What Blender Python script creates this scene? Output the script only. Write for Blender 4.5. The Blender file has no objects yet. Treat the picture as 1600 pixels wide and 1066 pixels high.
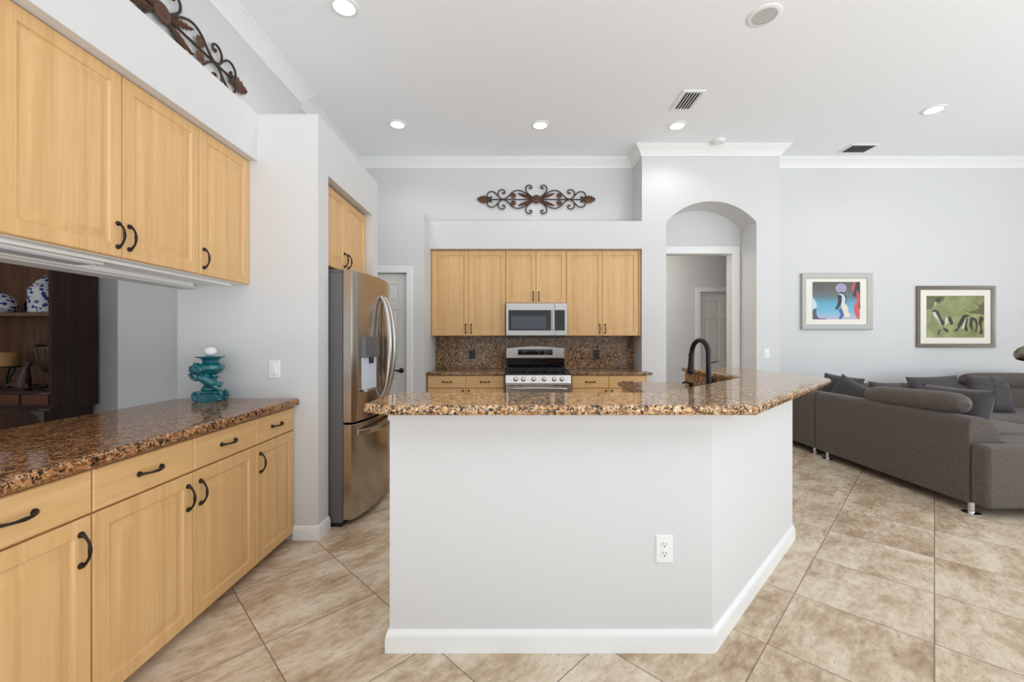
import bpy, bmesh, math, random
from mathutils import Vector, Matrix
R = math.radians
random.seed(7)
scene = bpy.context.scene
COL = scene.collection

# ------------------------------------------------------------------ camera, world, light, exposure
CAM_H = 1.32
cam_data = bpy.data.cameras.new('camera')
cam_data.sensor_width = 36.0
cam_data.lens = 36.0 * 660.0 / 1600.0
cam_data.shift_y = -2.0 / 1600.0
cam_data.clip_start = 0.02
cam = bpy.data.objects.new('camera', cam_data)
cam.location = (0, 0, CAM_H)
cam.rotation_euler = (R(90), 0, 0)
COL.objects.link(cam)
scene.camera = cam

world = bpy.data.worlds.new('daylight')
scene.world = world
world.use_nodes = True
wbg = world.node_tree.nodes['Background']
wbg.inputs[0].default_value = (0.87, 0.945, 1.0, 1)
wbg.inputs[1].default_value = 1.0

scene.view_settings.view_transform = 'Standard'
scene.view_settings.look = 'None'
scene.view_settings.gamma = 1.0
scene.view_settings.use_curve_mapping = False
scene.view_settings.exposure = 0.15

def area(name, loc, rot, sx, sy, power, color=(1, 1, 1)):
    l = bpy.data.lights.new(name, 'AREA')
    l.shape = 'RECTANGLE'; l.size = sx; l.size_y = sy
    l.energy = power; l.color = color
    o = bpy.data.objects.new(name, l)
    o.location = loc; o.rotation_euler = rot
    COL.objects.link(o)
    return o
# daylight through the glazing behind the camera and through the living room's side glazing
area('daylight_rear_window', (6.0, -2.15, 1.3), (R(95), 0, 0), 3.4, 2.3, 22, (0.86, 0.945, 1.0))
# added upward fill light, unseen behind the camera, to brighten the ceiling
area('ceiling_fill_light', (2.6, -4.1, -0.05), (R(180), 0, 0), 9.0, 3.4, 680, (0.885, 0.94, 1.0))
area('daylight_side_window', (7.95, 0.4, 1.4), (R(108), 0, R(90)), 5.0, 2.6, 105, (0.85, 0.94, 1.0))
DOWNLIGHT_W = 12.0

# ------------------------------------------------------------------ helpers
BASE = {}
def V(*a): return Vector(a)
def lin(c):
    return tuple(((x / 255.0) / 12.92 if x / 255.0 <= 0.04045 else ((x / 255.0 + 0.055) / 1.055) ** 2.4) for x in c) + (1.0,)

def new_mat(name):
    m = bpy.data.materials.new(name); m.use_nodes = True
    nt = m.node_tree
    return m, nt, nt.nodes['Principled BSDF']
def pmat(name, rgb, rough=0.5, metal=0.0, spec=0.5, bump=None, emit=None, emit_s=0, coat=0.0):
    m, nt, b = new_mat(name)
    b.inputs['Base Color'].default_value = lin(rgb)
    b.inputs['Roughness'].default_value = rough
    b.inputs['Metallic'].default_value = metal
    b.inputs['Specular IOR Level'].default_value = spec
    b.inputs['Coat Weight'].default_value = coat
    if emit:
        b.inputs['Emission Color'].default_value = lin(emit); b.inputs['Emission Strength'].default_value = emit_s
    if bump:
        sc, st, dist = bump
        n = nt.nodes.new('ShaderNodeTexNoise'); n.inputs['Scale'].default_value = sc; n.inputs['Detail'].default_value = 4
        tc = nt.nodes.new('ShaderNodeTexCoord'); nt.links.new(tc.outputs['Object'], n.inputs['Vector'])
        bp = nt.nodes.new('ShaderNodeBump'); bp.inputs['Strength'].default_value = st; bp.inputs['Distance'].default_value = dist
        nt.links.new(n.outputs['Fac'], bp.inputs['Height']); nt.links.new(bp.outputs['Normal'], b.inputs['Normal'])
    return m
class NT:
    def __init__(s, nt): s.nt = nt
    def n(s, t, **kw):
        x = s.nt.nodes.new(t)
        for k, v in kw.items(): setattr(x, k, v)
        return x
    def l(s, a, b): s.nt.links.new(a, b)
    def math(s, op, a, b=None):
        x = s.n('ShaderNodeMath', operation=op)
        for i, q in enumerate((a, b)):
            if q is None: continue
            if isinstance(q, (int, float)): x.inputs[i].default_value = q
            else: s.l(q, x.inputs[i])
        return x.outputs[0]
    def ramp(s, fac, stops, interp='LINEAR'):
        x = s.n('ShaderNodeValToRGB'); cr = x.color_ramp; cr.interpolation = interp
        while len(cr.elements) < len(stops): cr.elements.new(0.5)
        for e, (p, c) in zip(cr.elements, stops): e.position = p; e.color = lin(c) if len(c) == 3 else c
        s.l(fac, x.inputs[0]); return x.outputs[0]
    def mix(s, fac, a, b, mode='MIX'):
        x = s.n('ShaderNodeMix', data_type='RGBA', blend_type=mode)
        for i, q in ((0, fac), (6, a), (7, b)):
            if isinstance(q, (int, float)): x.inputs[i].default_value = q
            elif isinstance(q, tuple): x.inputs[i].default_value = q
            else: s.l(q, x.inputs[i])
        return x.outputs[2]

def wood_mat(name, light, dark, scale, rough=0.38, stripe=None):
    m, nt, b = new_mat(name); k = NT(nt)
    tc = k.n('ShaderNodeTexCoord')
    mp = k.n('ShaderNodeMapping'); mp.inputs['Scale'].default_value = scale
    k.l(tc.outputs['Object'], mp.inputs[0])
    n1 = k.n('ShaderNodeTexNoise'); n1.inputs['Scale'].default_value = 3.2; n1.inputs['Detail'].default_value = 5; n1.inputs['Distortion'].default_value = 0.12
    k.l(mp.outputs[0], n1.inputs[0])
    mp2 = k.n('ShaderNodeMapping'); mp2.inputs['Scale'].default_value = tuple(s * (0.5 if s > 3 else 0.12) for s in scale)
    k.l(tc.outputs['Object'], mp2.inputs[0])
    n2 = k.n('ShaderNodeTexNoise'); n2.inputs['Scale'].default_value = 2.0; n2.inputs['Detail'].default_value = 1
    k.l(mp2.outputs[0], n2.inputs[0])
    f = k.math('ADD', k.math('MULTIPLY', n1.outputs[0], 0.55), k.math('MULTIPLY', n2.outputs[0], 0.45))
    c = k.ramp(f, [(0.36, dark), (0.62, light)])
    k.l(c, b.inputs['Base Color'])
    b.inputs['Roughness'].default_value = rough
    return m

def granite_mat(name, stops, scale=85.0, rough=0.06):
    m, nt, b = new_mat(name); k = NT(nt)
    tc = k.n('ShaderNodeTexCoord')
    nz = k.n('ShaderNodeTexNoise'); nz.inputs['Scale'].default_value = 60; nz.inputs['Detail'].default_value = 2
    k.l(tc.outputs['Object'], nz.inputs[0])
    mx = k.n('ShaderNodeVectorMath', operation='MULTIPLY_ADD')
    k.l(nz.outputs['Color'], mx.inputs[0]); mx.inputs[1].default_value = (0.012, 0.012, 0.012); k.l(tc.outputs['Object'], mx.inputs[2])
    v1 = k.n('ShaderNodeTexVoronoi'); v1.inputs['Scale'].default_value = scale
    k.l(mx.outputs[0], v1.inputs['Vector'])
    v2 = k.n('ShaderNodeTexVoronoi'); v2.inputs['Scale'].default_value = scale * 2.1
    k.l(mx.outputs[0], v2.inputs['Vector'])
    s1 = k.n('ShaderNodeSeparateColor'); k.l(v1.outputs['Color'], s1.inputs[0])
    s2 = k.n('ShaderNodeSeparateColor'); k.l(v2.outputs['Color'], s2.inputs[0])
    c1 = k.ramp(s1.outputs[0], stops, 'CONSTANT')
    c2 = k.ramp(s2.outputs[0], stops, 'CONSTANT')
    sel = k.math('GREATER_THAN', s2.outputs[1], 0.62)
    c = k.mix(sel, c1, c2)
    # dark mineral seams between grains
    edge = k.n('ShaderNodeTexVoronoi', feature='DISTANCE_TO_EDGE'); edge.inputs['Scale'].default_value = scale
    k.l(mx.outputs[0], edge.inputs['Vector'])
    ed = k.math('LESS_THAN', edge.outputs['Distance'], 0.05)
    big = k.n('ShaderNodeTexNoise'); big.inputs['Scale'].default_value = 14
    k.l(tc.outputs['Object'], big.inputs[0])
    ed2 = k.math('MULTIPLY', ed, k.math('GREATER_THAN', big.outputs[0], 0.47))
    c = k.mix(k.math('MULTIPLY', ed2, 0.75), c, lin((46, 34, 28)))
    k.l(c, b.inputs['Base Color'])
    b.inputs['Roughness'].default_value = rough
    b.inputs['Specular IOR Level'].default_value = 0.42
    return m

def fabric_mat(name, rgb, rgb2):
    m, nt, b = new_mat(name); k = NT(nt)
    tc = k.n('ShaderNodeTexCoord')
    n = k.n('ShaderNodeTexNoise'); n.inputs['Scale'].default_value = 170; n.inputs['Detail'].default_value = 3
    k.l(tc.outputs['Object'], n.inputs[0])
    c = k.ramp(n.outputs[0], [(0.3, rgb2), (0.7, rgb)])
    k.l(c, b.inputs['Base Color'])
    b.inputs['Roughness'].default_value = 0.95
    b.inputs['Sheen Weight'].default_value = 0.12
    bp = k.n('ShaderNodeBump'); bp.inputs['Strength'].default_value = 0.25; bp.inputs['Distance'].default_value = 0.003
    k.l(n.outputs[0], bp.inputs['Height']); k.l(bp.outputs[0], b.inputs['Normal'])
    return m

def floor_mat():
    m, nt, b = new_mat('travertine_tile'); k = NT(nt)
    tc = k.n('ShaderNodeTexCoord')
    sp = k.n('ShaderNodeSeparateXYZ'); k.l(tc.outputs['Object'], sp.inputs[0])
    T = 0.727
    s = k.math('DIVIDE', k.math('SUBTRACT', k.math('ADD', sp.outputs[0], sp.outputs[1]), 0.03), T)
    c = k.math('DIVIDE', k.math('SUBTRACT', sp.outputs[0], sp.outputs[1]), T)
    fs, fc = k.math('FLOOR', s), k.math('FLOOR', c)
    rs, rc = k.math('FRACT', s), k.math('FRACT', c)
    def edge(r):
        return k.math('LESS_THAN', k.math('MINIMUM', r, k.math('SUBTRACT', 1.0, r)), 0.0048)
    grout = k.math('MAXIMUM', edge(rs), edge(rc))
    cid = k.n('ShaderNodeCombineXYZ'); k.l(fs, cid.inputs[0]); k.l(fc, cid.inputs[1])
    wn = k.n('ShaderNodeTexWhiteNoise', noise_dimensions='3D'); k.l(cid.outputs[0], wn.inputs[0])
    # streak direction runs with the tile rows; each tile shows another cut of the stone
    cv = k.n('ShaderNodeCombineXYZ'); k.l(k.math('MULTIPLY', s, 0.65), cv.inputs[0]); k.l(k.math('MULTIPLY', c, 1.35), cv.inputs[1])
    off = k.n('ShaderNodeVectorMath', operation='MULTIPLY_ADD')
    k.l(wn.outputs['Color'], off.inputs[0]); off.inputs[1].default_value = (40, 40, 40); k.l(cv.outputs[0], off.inputs[2])
    n1 = k.n('ShaderNodeTexNoise'); n1.inputs['Scale'].default_value = 1.9; n1.inputs['Detail'].default_value = 10; n1.inputs['Roughness'].default_value = 0.68; n1.inputs['Distortion'].default_value = 0.35
    k.l(off.outputs[0], n1.inputs[0])
    n2 = k.n('ShaderNodeTexNoise'); n2.inputs['Scale'].default_value = 13; n2.inputs['Detail'].default_value = 6; n2.inputs['Roughness'].default_value = 0.7
    k.l(off.outputs[0], n2.inputs[0])
    f = k.math('ADD', k.math('MULTIPLY', n1.outputs[0], 0.68), k.math('MULTIPLY', n2.outputs[0], 0.32))
    f = k.math('ADD', f, k.math('MULTIPLY', k.math('SUBTRACT', wn.outputs['Value'], 0.5), 0.05))
    col = k.ramp(f, [(0.36, (158, 131, 104)), (0.45, (188, 164, 137)), (0.51, (208, 189, 164)), (0.60, (224, 210, 190))])
    n3 = k.n('ShaderNodeTexNoise'); n3.inputs['Scale'].default_value = 24; n3.inputs['Detail'].default_value = 5; n3.inputs['Roughness'].default_value = 0.75
    k.l(off.outputs[0], n3.inputs[0])
    pits = k.math('MULTIPLY', k.math('GREATER_THAN', n3.outputs[0], 0.62), k.math('GREATER_THAN', n1.outputs[0], 0.5))
    col = k.mix(k.math('MULTIPLY', pits, 0.5), col, lin((120, 96, 76)))
    col = k.mix(k.math('MULTIPLY', grout, 0.85), col, lin((118, 96, 78)))
    k.l(col, b.inputs['Base Color'])
    b.inputs['Roughness'].default_value = 0.42
    bp = k.n('ShaderNodeBump'); bp.inputs['Strength'].default_value = 0.4; bp.inputs['Distance'].default_value = 0.003
    k.l(k.math('SUBTRACT', 1.0, grout), bp.inputs['Height']); k.l(bp.outputs[0], b.inputs['Normal'])
    return m

M = {}
M['wall'] = pmat('white_wall_paint', (217, 216, 215), 0.65, bump=(90, 0.06, 0.004))
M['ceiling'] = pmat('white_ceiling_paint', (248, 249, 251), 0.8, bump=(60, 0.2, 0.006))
M['trim'] = pmat('white_trim_paint', (240, 240, 238), 0.35)
M['door_paint'] = pmat('white_door_paint', (233, 230, 226), 0.4)
M['floor'] = floor_mat()
M['maple'] = wood_mat('maple_upright_grain', (227, 184, 128), (212, 166, 110), (16, 16, 0.7))
M['maple_flat'] = wood_mat('maple_level_grain', (227, 184, 128), (213, 168, 112), (0.8, 0.8, 16))
M['maple_side'] = wood_mat('maple_edge', (208, 164, 112), (194, 148, 98), (14, 14, 1.1))
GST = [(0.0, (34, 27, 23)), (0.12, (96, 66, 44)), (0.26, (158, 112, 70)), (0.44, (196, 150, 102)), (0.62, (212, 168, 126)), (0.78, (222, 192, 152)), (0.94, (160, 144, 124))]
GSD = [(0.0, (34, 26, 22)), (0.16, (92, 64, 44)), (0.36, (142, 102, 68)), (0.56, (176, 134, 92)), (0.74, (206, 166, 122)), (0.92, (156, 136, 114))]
M['granite'] = granite_mat('brown_granite_slab', GST, 80)
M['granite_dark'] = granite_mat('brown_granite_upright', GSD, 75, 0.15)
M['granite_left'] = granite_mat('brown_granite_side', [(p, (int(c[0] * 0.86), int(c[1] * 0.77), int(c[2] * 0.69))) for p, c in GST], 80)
M['bronze'] = pmat('dark_bronze', (46, 38, 34), 0.35, 0.7)
M['black_metal'] = pmat('matte_black_metal', (22, 20, 20), 0.32, 0.3)
M['steel'] = pmat('brushed_steel', (190, 184, 178), 0.27, 1.0)
M['steel_fridge'] = pmat('brushed_steel_warm', (176, 166, 156), 0.2, 1.0)
M['chrome'] = pmat('chrome', (225, 225, 228), 0.08, 1.0)
M['grey_enamel'] = pmat('grey_enamel', (98, 94, 92), 0.4)
M['black_glass'] = pmat('black_glass', (12, 12, 14), 0.05, 0, 0.6)
M['window_glass'] = pmat('grey_screened_glass', (74, 80, 88), 0.12)
M['black_iron'] = pmat('black_cast_iron', (20, 20, 21), 0.55)
M['black_plastic'] = pmat('black_plastic', (18, 17, 17), 0.35)
M['white_plastic'] = pmat('white_plastic', (238, 238, 236), 0.3)
M['ivory_plastic'] = pmat('slot_dark', (40, 38, 36), 0.6)
M['dispenser'] = pmat('pale_grey_plastic', (205, 212, 222), 0.35)
M['fabric'] = fabric_mat('charcoal_weave', (106, 95, 88), (70, 62, 57))
M['pillow'] = fabric_mat('charcoal_pillow_weave', (84, 79, 80), (54, 50, 51))
M['rust'] = pmat('rusty_brown_metal', (96, 64, 46), 0.55, 0.4, bump=(70, 0.5, 0.004))
M['iron'] = pmat('dark_brown_iron', (66, 52, 44), 0.5, 0.4)
M['teal'] = pmat('teal_glaze', (8, 100, 110), 0.1, 0, 0.6, bump=(40, 0.25, 0.003), coat=0.5)
M['wax'] = pmat('white_wax', (240, 238, 233), 0.5)
M['walnut'] = wood_mat('dark_mahogany', (78, 44, 30), (48, 26, 18), (12, 12, 1.2), 0.3)
M['walnut_back'] = wood_mat('mahogany_back_panel', (138, 100, 78), (108, 74, 55), (10, 10, 1.2), 0.35)
M['walnut_drawer'] = wood_mat('mahogany_drawer', (124, 74, 48), (92, 52, 34), (1.2, 1.2, 12), 0.3)
M['pewter'] = pmat('pewter', (120, 112, 110), 0.35, 0.9)
M['crate_wood'] = pmat('pale_round_box_wood', (200, 150, 96), 0.6)
M['navy'] = pmat('navy_glaze', (20, 26, 66), 0.15)
M['brown_resin'] = pmat('brown_carved_resin', (84, 62, 56), 0.35)
M['lens'] = pmat('lit_lamp_lens', (255, 255, 255), 0.5, emit=(255, 250, 240), emit_s=9.0)
M['grille'] = pmat('grey_grille', (196, 196, 194), 0.6)
M['duct'] = pmat('duct_dark', (40, 40, 40), 0.8)
M['frame_silver'] = pmat('distressed_silver', (172, 171, 166), 0.4, 0.25, bump=(30, 0.3, 0.004))
M['frame_pewter'] = pmat('brushed_pewter_frame', (136, 128, 118), 0.3, 0.8)
M['matboard'] = pmat('cream_mat_board', (240, 234, 222), 0.8)
g, nt, b = new_mat('clear_crystal')
b.inputs['Transmission Weight'].default_value = 1.0; b.inputs['Roughness'].default_value = 0.02; b.inputs['IOR'].default_value = 1.5
M['crystal'] = g
g, nt, b = new_mat('blue_white_porcelain'); k = NT(nt)
tc = k.n('ShaderNodeTexCoord'); vv = k.n('ShaderNodeTexVoronoi'); vv.inputs['Scale'].default_value = 26
k.l(tc.outputs['Object'], vv.inputs['Vector'])
nn = k.n('ShaderNodeTexNoise'); nn.inputs['Scale'].default_value = 38; k.l(tc.outputs['Object'], nn.inputs[0])
f = k.math('ADD', k.math('MULTIPLY', vv.outputs['Distance'], 0.9), k.math('MULTIPLY', nn.outputs[0], 0.35))
k.l(k.ramp(f, [(0.0, (34, 44, 120)), (0.52, (52, 64, 140)), (0.56, (228, 228, 232))], 'LINEAR'), b.inputs['Base Color'])
b.inputs['Roughness'].default_value = 0.15
M['porcelain'] = g

class MB:
    """collects shapes (world coordinates) into one mesh"""
    def __init__(s): s.bm = bmesh.new(); s.mats = []; s.cur = 0
    def use(s, m):
        if m not in s.mats: s.mats.append(m)
        s.cur = s.mats.index(m); return s
    def _faces(s, fs):
        for f in fs: f.material_index = s.cur
    def box(s, x0, x1, y0, y1, z0, z1, bev=0.0, seg=2):
        t = bmesh.new()
        vs = [t.verts.new((x, y, z)) for x in (x0, x1) for y in (y0, y1) for z in (z0, z1)]
        for q in ((0, 1, 3, 2), (4, 6, 7, 5), (0, 4, 5, 1), (2, 3, 7, 6), (0, 2, 6, 4), (1, 5, 7, 3)): t.faces.new([vs[i] for i in q])
        bmesh.ops.recalc_face_normals(t, faces=t.faces)
        if bev > 0: bmesh.ops.bevel(t, geom=list(t.edges), offset=bev, segments=seg, profile=0.5, affect='EDGES')
        s.absorb(t); return s
    def absorb(s, t, mtx=None):
        if mtx is not None: bmesh.ops.transform(t, matrix=mtx, verts=t.verts)
        mp = {}
        for v in t.verts: mp[v] = s.bm.verts.new(v.co)
        for f in t.faces:
            try:
                nf = s.bm.faces.new([mp[v] for v in f.verts]); nf.material_index = s.cur
            except ValueError: pass
        t.free(); return s
    def prism(s, pts, d, bev=0.0, seg=3):
        """pts: list of 3D points of a planar outline, d: extrusion vector"""
        t = bmesh.new()
        a = [t.verts.new(p) for p in pts]; c = [t.verts.new(Vector(p) + Vector(d)) for p in pts]
        n = len(a)
        caps = [t.faces.new(a), t.faces.new(c[::-1])]
        for i in range(n): t.faces.new((a[i], c[i], c[(i + 1) % n], a[(i + 1) % n]))
        bmesh.ops.recalc_face_normals(t, faces=t.faces)
        if bev > 0:
            es = set()
            for f in caps: es |= set(f.edges)
            bmesh.ops.bevel(t, geom=list(es), offset=bev, segments=seg, profile=0.5, affect='EDGES')
        s.absorb(t); return s
    def tube(s, pts, rad, n=10, cap=True):
        pts = [Vector(p) for p in pts]
        rs = rad if isinstance(rad, (list, tuple)) else [rad] * len(pts)
        t = bmesh.new(); rings = []
        up = None
        for i, p in enumerate(pts):
            d = (pts[min(i + 1, len(pts) - 1)] - pts[max(i - 1, 0)]).normalized()
            if up is None:
                up = Vector((0, 0, 1)) if abs(d.z) < 0.9 else Vector((1, 0, 0))
            sx = d.cross(up)
            if sx.length < 1e-6: sx = d.orthogonal()
            sx.normalize(); up = sx.cross(d).normalized()
            rings.append([t.verts.new(p + (sx * math.cos(2 * math.pi * j / n) + up * math.sin(2 * math.pi * j / n)) * rs[i]) for j in range(n)])
        for A, B in zip(rings, rings[1:]):
            for j in range(n): t.faces.new((A[j], A[(j + 1) % n], B[(j + 1) % n], B[j]))
        if cap: t.faces.new(rings[0][::-1]); t.faces.new(rings[-1])
        bmesh.ops.recalc_face_normals(t, faces=t.faces)
        s.absorb(t); return s
    def lathe(s, prof, c, axis=(0, 0, 1), n=28, fn=None, cap=True):
        """prof: list of (radius, height); fn(angle, i) scales the radius"""
        ax = Vector(axis).normalized(); ex = ax.orthogonal().normalized(); ey = ax.cross(ex)
        c = Vector(c); t = bmesh.new(); rings = []
        for i, (r, h) in enumerate(prof):
            ring = []
            for j in range(n):
                a = 2 * math.pi * j / n; rr = r * (fn(a, i) if fn else 1)
                ring.append(t.verts.new(c + ax * h + (ex * math.cos(a) + ey * math.sin(a)) * rr))
            rings.append(ring)
        for A, B in zip(rings, rings[1:]):
            for j in range(n): t.faces.new((A[j], A[(j + 1) % n], B[(j + 1) % n], B[j]))
        if cap: t.faces.new(rings[0][::-1]); t.faces.new(rings[-1])
        bmesh.ops.recalc_face_normals(t, faces=t.faces)
        s.absorb(t); return s
    def ball(s, c, r, sc=(1, 1, 1), u=20, v=14):
        t = bmesh.new(); bmesh.ops.create_uvsphere(t, u_segments=u, v_segments=v, radius=r)
        s.absorb(t, Matrix.Translation(c) @ Matrix.Diagonal((*sc, 1))); return s
    def rings(s, F, rect, rings, fill=True):
        """nested rectangles in a face frame: rings of (inset, out)"""
        O, U, W = F; u0, u1, v0, v1 = rect; t = bmesh.new(); prev = None
        for ins, w in rings:
            q = [t.verts.new(O + U * a + Vector((0, 0, b_)) + W * w) for a, b_ in ((u0 + ins, v0 + ins), (u1 - ins, v0 + ins), (u1 - ins, v1 - ins), (u0 + ins, v1 - ins))]
            if prev is None: first = q
            else:
                for j in range(4): t.faces.new((prev[j], prev[(j + 1) % 4], q[(j + 1) % 4], q[j]))
            prev = q
        if fill: t.faces.new(prev); t.faces.new(first[::-1])
        bmesh.ops.recalc_face_normals(t, faces=t.faces)
        s.absorb(t); return s
    def sweep(s, path, prof, closed=False):
        """path: plan points (x, y); prof: (offset to the right of travel, z)"""
        t = bmesh.new(); n = len(path); rows = []
        for i in range(n):
            p = Vector(path[i]).to_2d()
            def nrm(a, b_):
                d = (Vector(b_).to_2d() - Vector(a).to_2d()).normalized(); return Vector((d.y, -d.x))
            if i == 0: m = nrm(path[0], path[1])
            elif i == n - 1: m = nrm(path[-2], path[-1])
            else:
                a, b_ = nrm(path[i - 1], path[i]), nrm(path[i], path[i + 1])
                m = (a + b_).normalized(); m = m / max(0.2, m.dot(a))
            rows.append([t.verts.new((p.x + m.x * o, p.y + m.y * o, z)) for o, z in prof])
        k_ = len(prof)
        for A, B in zip(rows, rows[1:]):
            for j in range(k_): t.faces.new((A[j], A[(j + 1) % k_], B[(j + 1) % k_], B[j]))
        t.faces.new(rows[0]); t.faces.new(rows[-1][::-1])
        bmesh.ops.recalc_face_normals(t, faces=t.faces)
        s.absorb(t); return s
    def build(s, name, mat=None, parent=None, smooth=True, angle=32, weighted=True):
        if not s.mats: s.mats = [mat]
        elif mat is not None and mat not in s.mats: pass
        me = bpy.data.meshes.new(name)
        if parent is not None: base = BASE[parent.name]
        else:
            xs = [v.co for v in s.bm.verts]
            base = Vector(((min(v.x for v in xs) + max(v.x for v in xs)) / 2, (min(v.y for v in xs) + max(v.y for v in xs)) / 2, min(v.z for v in xs)))
            if getattr(s, 'origin', None) is not None: base = Vector(s.origin)
        bmesh.ops.translate(s.bm, verts=s.bm.verts, vec=-base)
        s.bm.to_mesh(me); s.bm.free()
        for m in s.mats: me.materials.append(m)
        if smooth:
            me.polygons.foreach_set('use_smooth', [True] * len(me.polygons))
            me.set_sharp_from_angle(angle=R(angle))
        o = bpy.data.objects.new(name, me); COL.objects.link(o)
        if smooth and weighted:
            w = o.modifiers.new('even_shading', 'WEIGHTED_NORMAL'); w.keep_sharp = True; w.weight = 80
        if parent is not None: o.parent = parent
        else: o.location = base
        BASE[o.name] = base
        return o

def tag(o, label, cat, group=None, kind=None):
    o['label'] = label; o['category'] = cat
    if group: o['group'] = group
    if kind: o['kind'] = kind
    return o
def thing(name, loc, label, cat, group=None):
    o = bpy.data.objects.new(name, None); o.location = loc; o.empty_display_size = 0.1
    COL.objects.link(o); BASE[o.name] = Vector(loc)
    return tag(o, label, cat, group)
def struct(mb, name, mat, smooth=False):
    mb.origin = (0, 0, 0)
    o = mb.build(name, mat, smooth=smooth); o['kind'] = 'structure'; return o
def kids(o): return [c for c in COL.objects if c.parent == o]
def dup(root, loc, rotz, label, group=None):
    r = root.copy(); COL.objects.link(r); r.location = loc; r.rotation_euler = (0, 0, rotz); r['label'] = label
    BASE[r.name] = Vector(loc)
    if group: r['group'] = group
    def rec(a, b_):
        for ch in kids(a):
            c = ch.copy(); COL.objects.link(c); c.parent = b_; rec(ch, c)
    rec(root, r)
    return r

# ------------------------------------------------------------------ the shell
CEIL = 3.755
XL, XLF, YB = -2.07, -2.12, 5.70
struct(MB().box(-6.6, 8.2, -2.2, 8.2, -0.12, 0.0), 'floor', M['floor'])
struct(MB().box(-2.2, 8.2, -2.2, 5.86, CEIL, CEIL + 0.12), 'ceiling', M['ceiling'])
m = MB()
m.box(XL - 0.12, XL, -2.2, 0.5, 0, CEIL)
m.box(XL - 0.12, XL, 0.5, 2.788, 0, 0.884)
m.box(XL - 0.12, XL, 0.5, 2.79, 1.652, CEIL)
m.box(XL - 0.12, XL, 2.79, 4.12, 2.80, CEIL)
m.box(XLF - 0.12, XLF, 4.03, 5.86, 0, CEIL)
struct(m, 'wall_left', M['wall'])
struct(MB().box(XL, -1.68, -0.9, 2.79, 2.50, 2.81), 'wall_left_soffit', M['wall'])
# fridge surround, open niche
m = MB()
X0, X1 = -2.19, -1.281
m.prism([V(X1, 2.79, 0), V(X1, 2.946, 0), V(X1, 2.946, 2.463), V(X1, 3.878, 2.463), V(X1, 3.878, 0), V(X1, 4.03, 0), V(X1, 4.03, 2.81), V(X1, 2.79, 2.81)], (X0 - X1 + 0.06, 0, 0))
m.box(X0 - 0.02, X0 + 0.06, 2.79, 4.03, 0, 2.81)
struct(m, 'wall_fridge_surround', M['wall'])
# pantry box with door opening
m = MB()
m.prism([V(XLF, 4.95, 0), V(-2.0, 4.95, 0), V(-2.0, 4.95, 2.105), V(-1.235, 4.95, 2.105), V(-1.235, 4.95, 0), V(-1.03, 4.95, 0), V(-1.03, 4.95, 2.81), V(XLF, 4.95, 2.81)], (0, 0.12, 0))
m.box(-1.13, -1.03, 5.07, YB, 0, 2.81)
m.box(XLF, -1.13, 5.07, YB, 2.71, 2.81)
struct(m, 'wall_pantry', M['wall'])
struct(MB().box(-1.03, 1.636, 5.30, YB, 2.462, 2.81), 'wall_kitchen_soffit', M['wall'])
# back wall, opening behind the arch
m = MB()
m.prism([V(-2.3, YB, 0), V(1.98, YB, 0), V(1.98, YB, 2.478), V(2.965, YB, 2.478), V(2.965, YB, 0), V(8.2, YB, 0), V(8.2, YB, CEIL), V(-2.3, YB, CEIL)], (0, 0.14, 0))
struct(m, 'wall_back', M['wall'])
# arch block
m = MB()
ax0, ax1, zs, zt = 1.943, 3.08, 2.80, 3.065
hw = (ax1 - ax0) / 2; rise = zt - zs; rad = (hw * hw + rise * rise) / (2 * rise); cx = (ax0 + ax1) / 2; cz = zt - rad
a0 = math.asin(hw / rad)
pts = [V(1.636, 5.32, 0), V(ax0, 5.32, 0)]
for i in range(33):
    a = -a0 + 2 * a0 * i / 32
    pts.append(V(cx + rad * math.sin(a), 5.32, cz + rad * math.cos(a)))
pts += [V(ax1, 5.32, 0), V(3.37, 5.32, 0), V(3.37, 5.32, CEIL), V(1.636, 5.32, CEIL)]
m.prism(pts, (0, YB - 5.32, 0))
struct(m, 'wall_arch', M['wall'])
struct(MB().box(8.08, 8.2, 3.7, 5.86, 0, CEIL).box(8.08, 8.2, -2.2, 3.7, 2.85, CEIL), 'wall_right', M['wall'])
# hallway behind the arch
m = MB()
m.box(0.9, 1.0, 5.84, 7.0, 0, 2.75); m.box(4.6, 4.7, 5.84, 7.0, 0, 2.75)
struct(m, 'wall_hall_sides', M['wall'])
m = MB()
m.prism([V(0.9, 6.8, 0), V(3.03, 6.8, 0), V(3.03, 6.8, 2.09), V(3.79, 6.8, 2.09), V(3.79, 6.8, 0), V(4.7, 6.8, 0), V(4.7, 6.8, 2.75), V(0.9, 6.8, 2.75)], (0, 0.12, 0))
struct(m, 'wall_hall_back', M['wall'])
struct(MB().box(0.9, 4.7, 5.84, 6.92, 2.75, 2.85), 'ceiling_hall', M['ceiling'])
hall_lamp = bpy.data.lights.new('hall_ceiling_lamp', 'POINT'); hall_lamp.energy = 14; hall_lamp.shadow_soft_size = 0.12; hall_lamp.color = (1, 0.93, 0.84)
hall_lamp_o = bpy.data.objects.new('hall_ceiling_lamp', hall_lamp); hall_lamp_o.location = (1.55, 6.3, 2.5); COL.objects.link(hall_lamp_o)
# dining room beyond the pass-through
struct(MB().box(-6.6, -2.19, 4.25, 4.37, 0, 2.8), 'wall_dining_back', M['wall'])
struct(MB().box(-2.8, -2.21, 3.0, 4.25, 0, 2.8), 'wall_dining_block', M['wall'])
struct(MB().box(-6.6, -6.48, -2.2, 4.25, 0, 2.8), 'wall_dining_left', M['wall'])
struct(MB().box(-6.6, -2.19, -2.2, 4.37, 2.8, 2.9), 'ceiling_dining', M['ceiling'])
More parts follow.
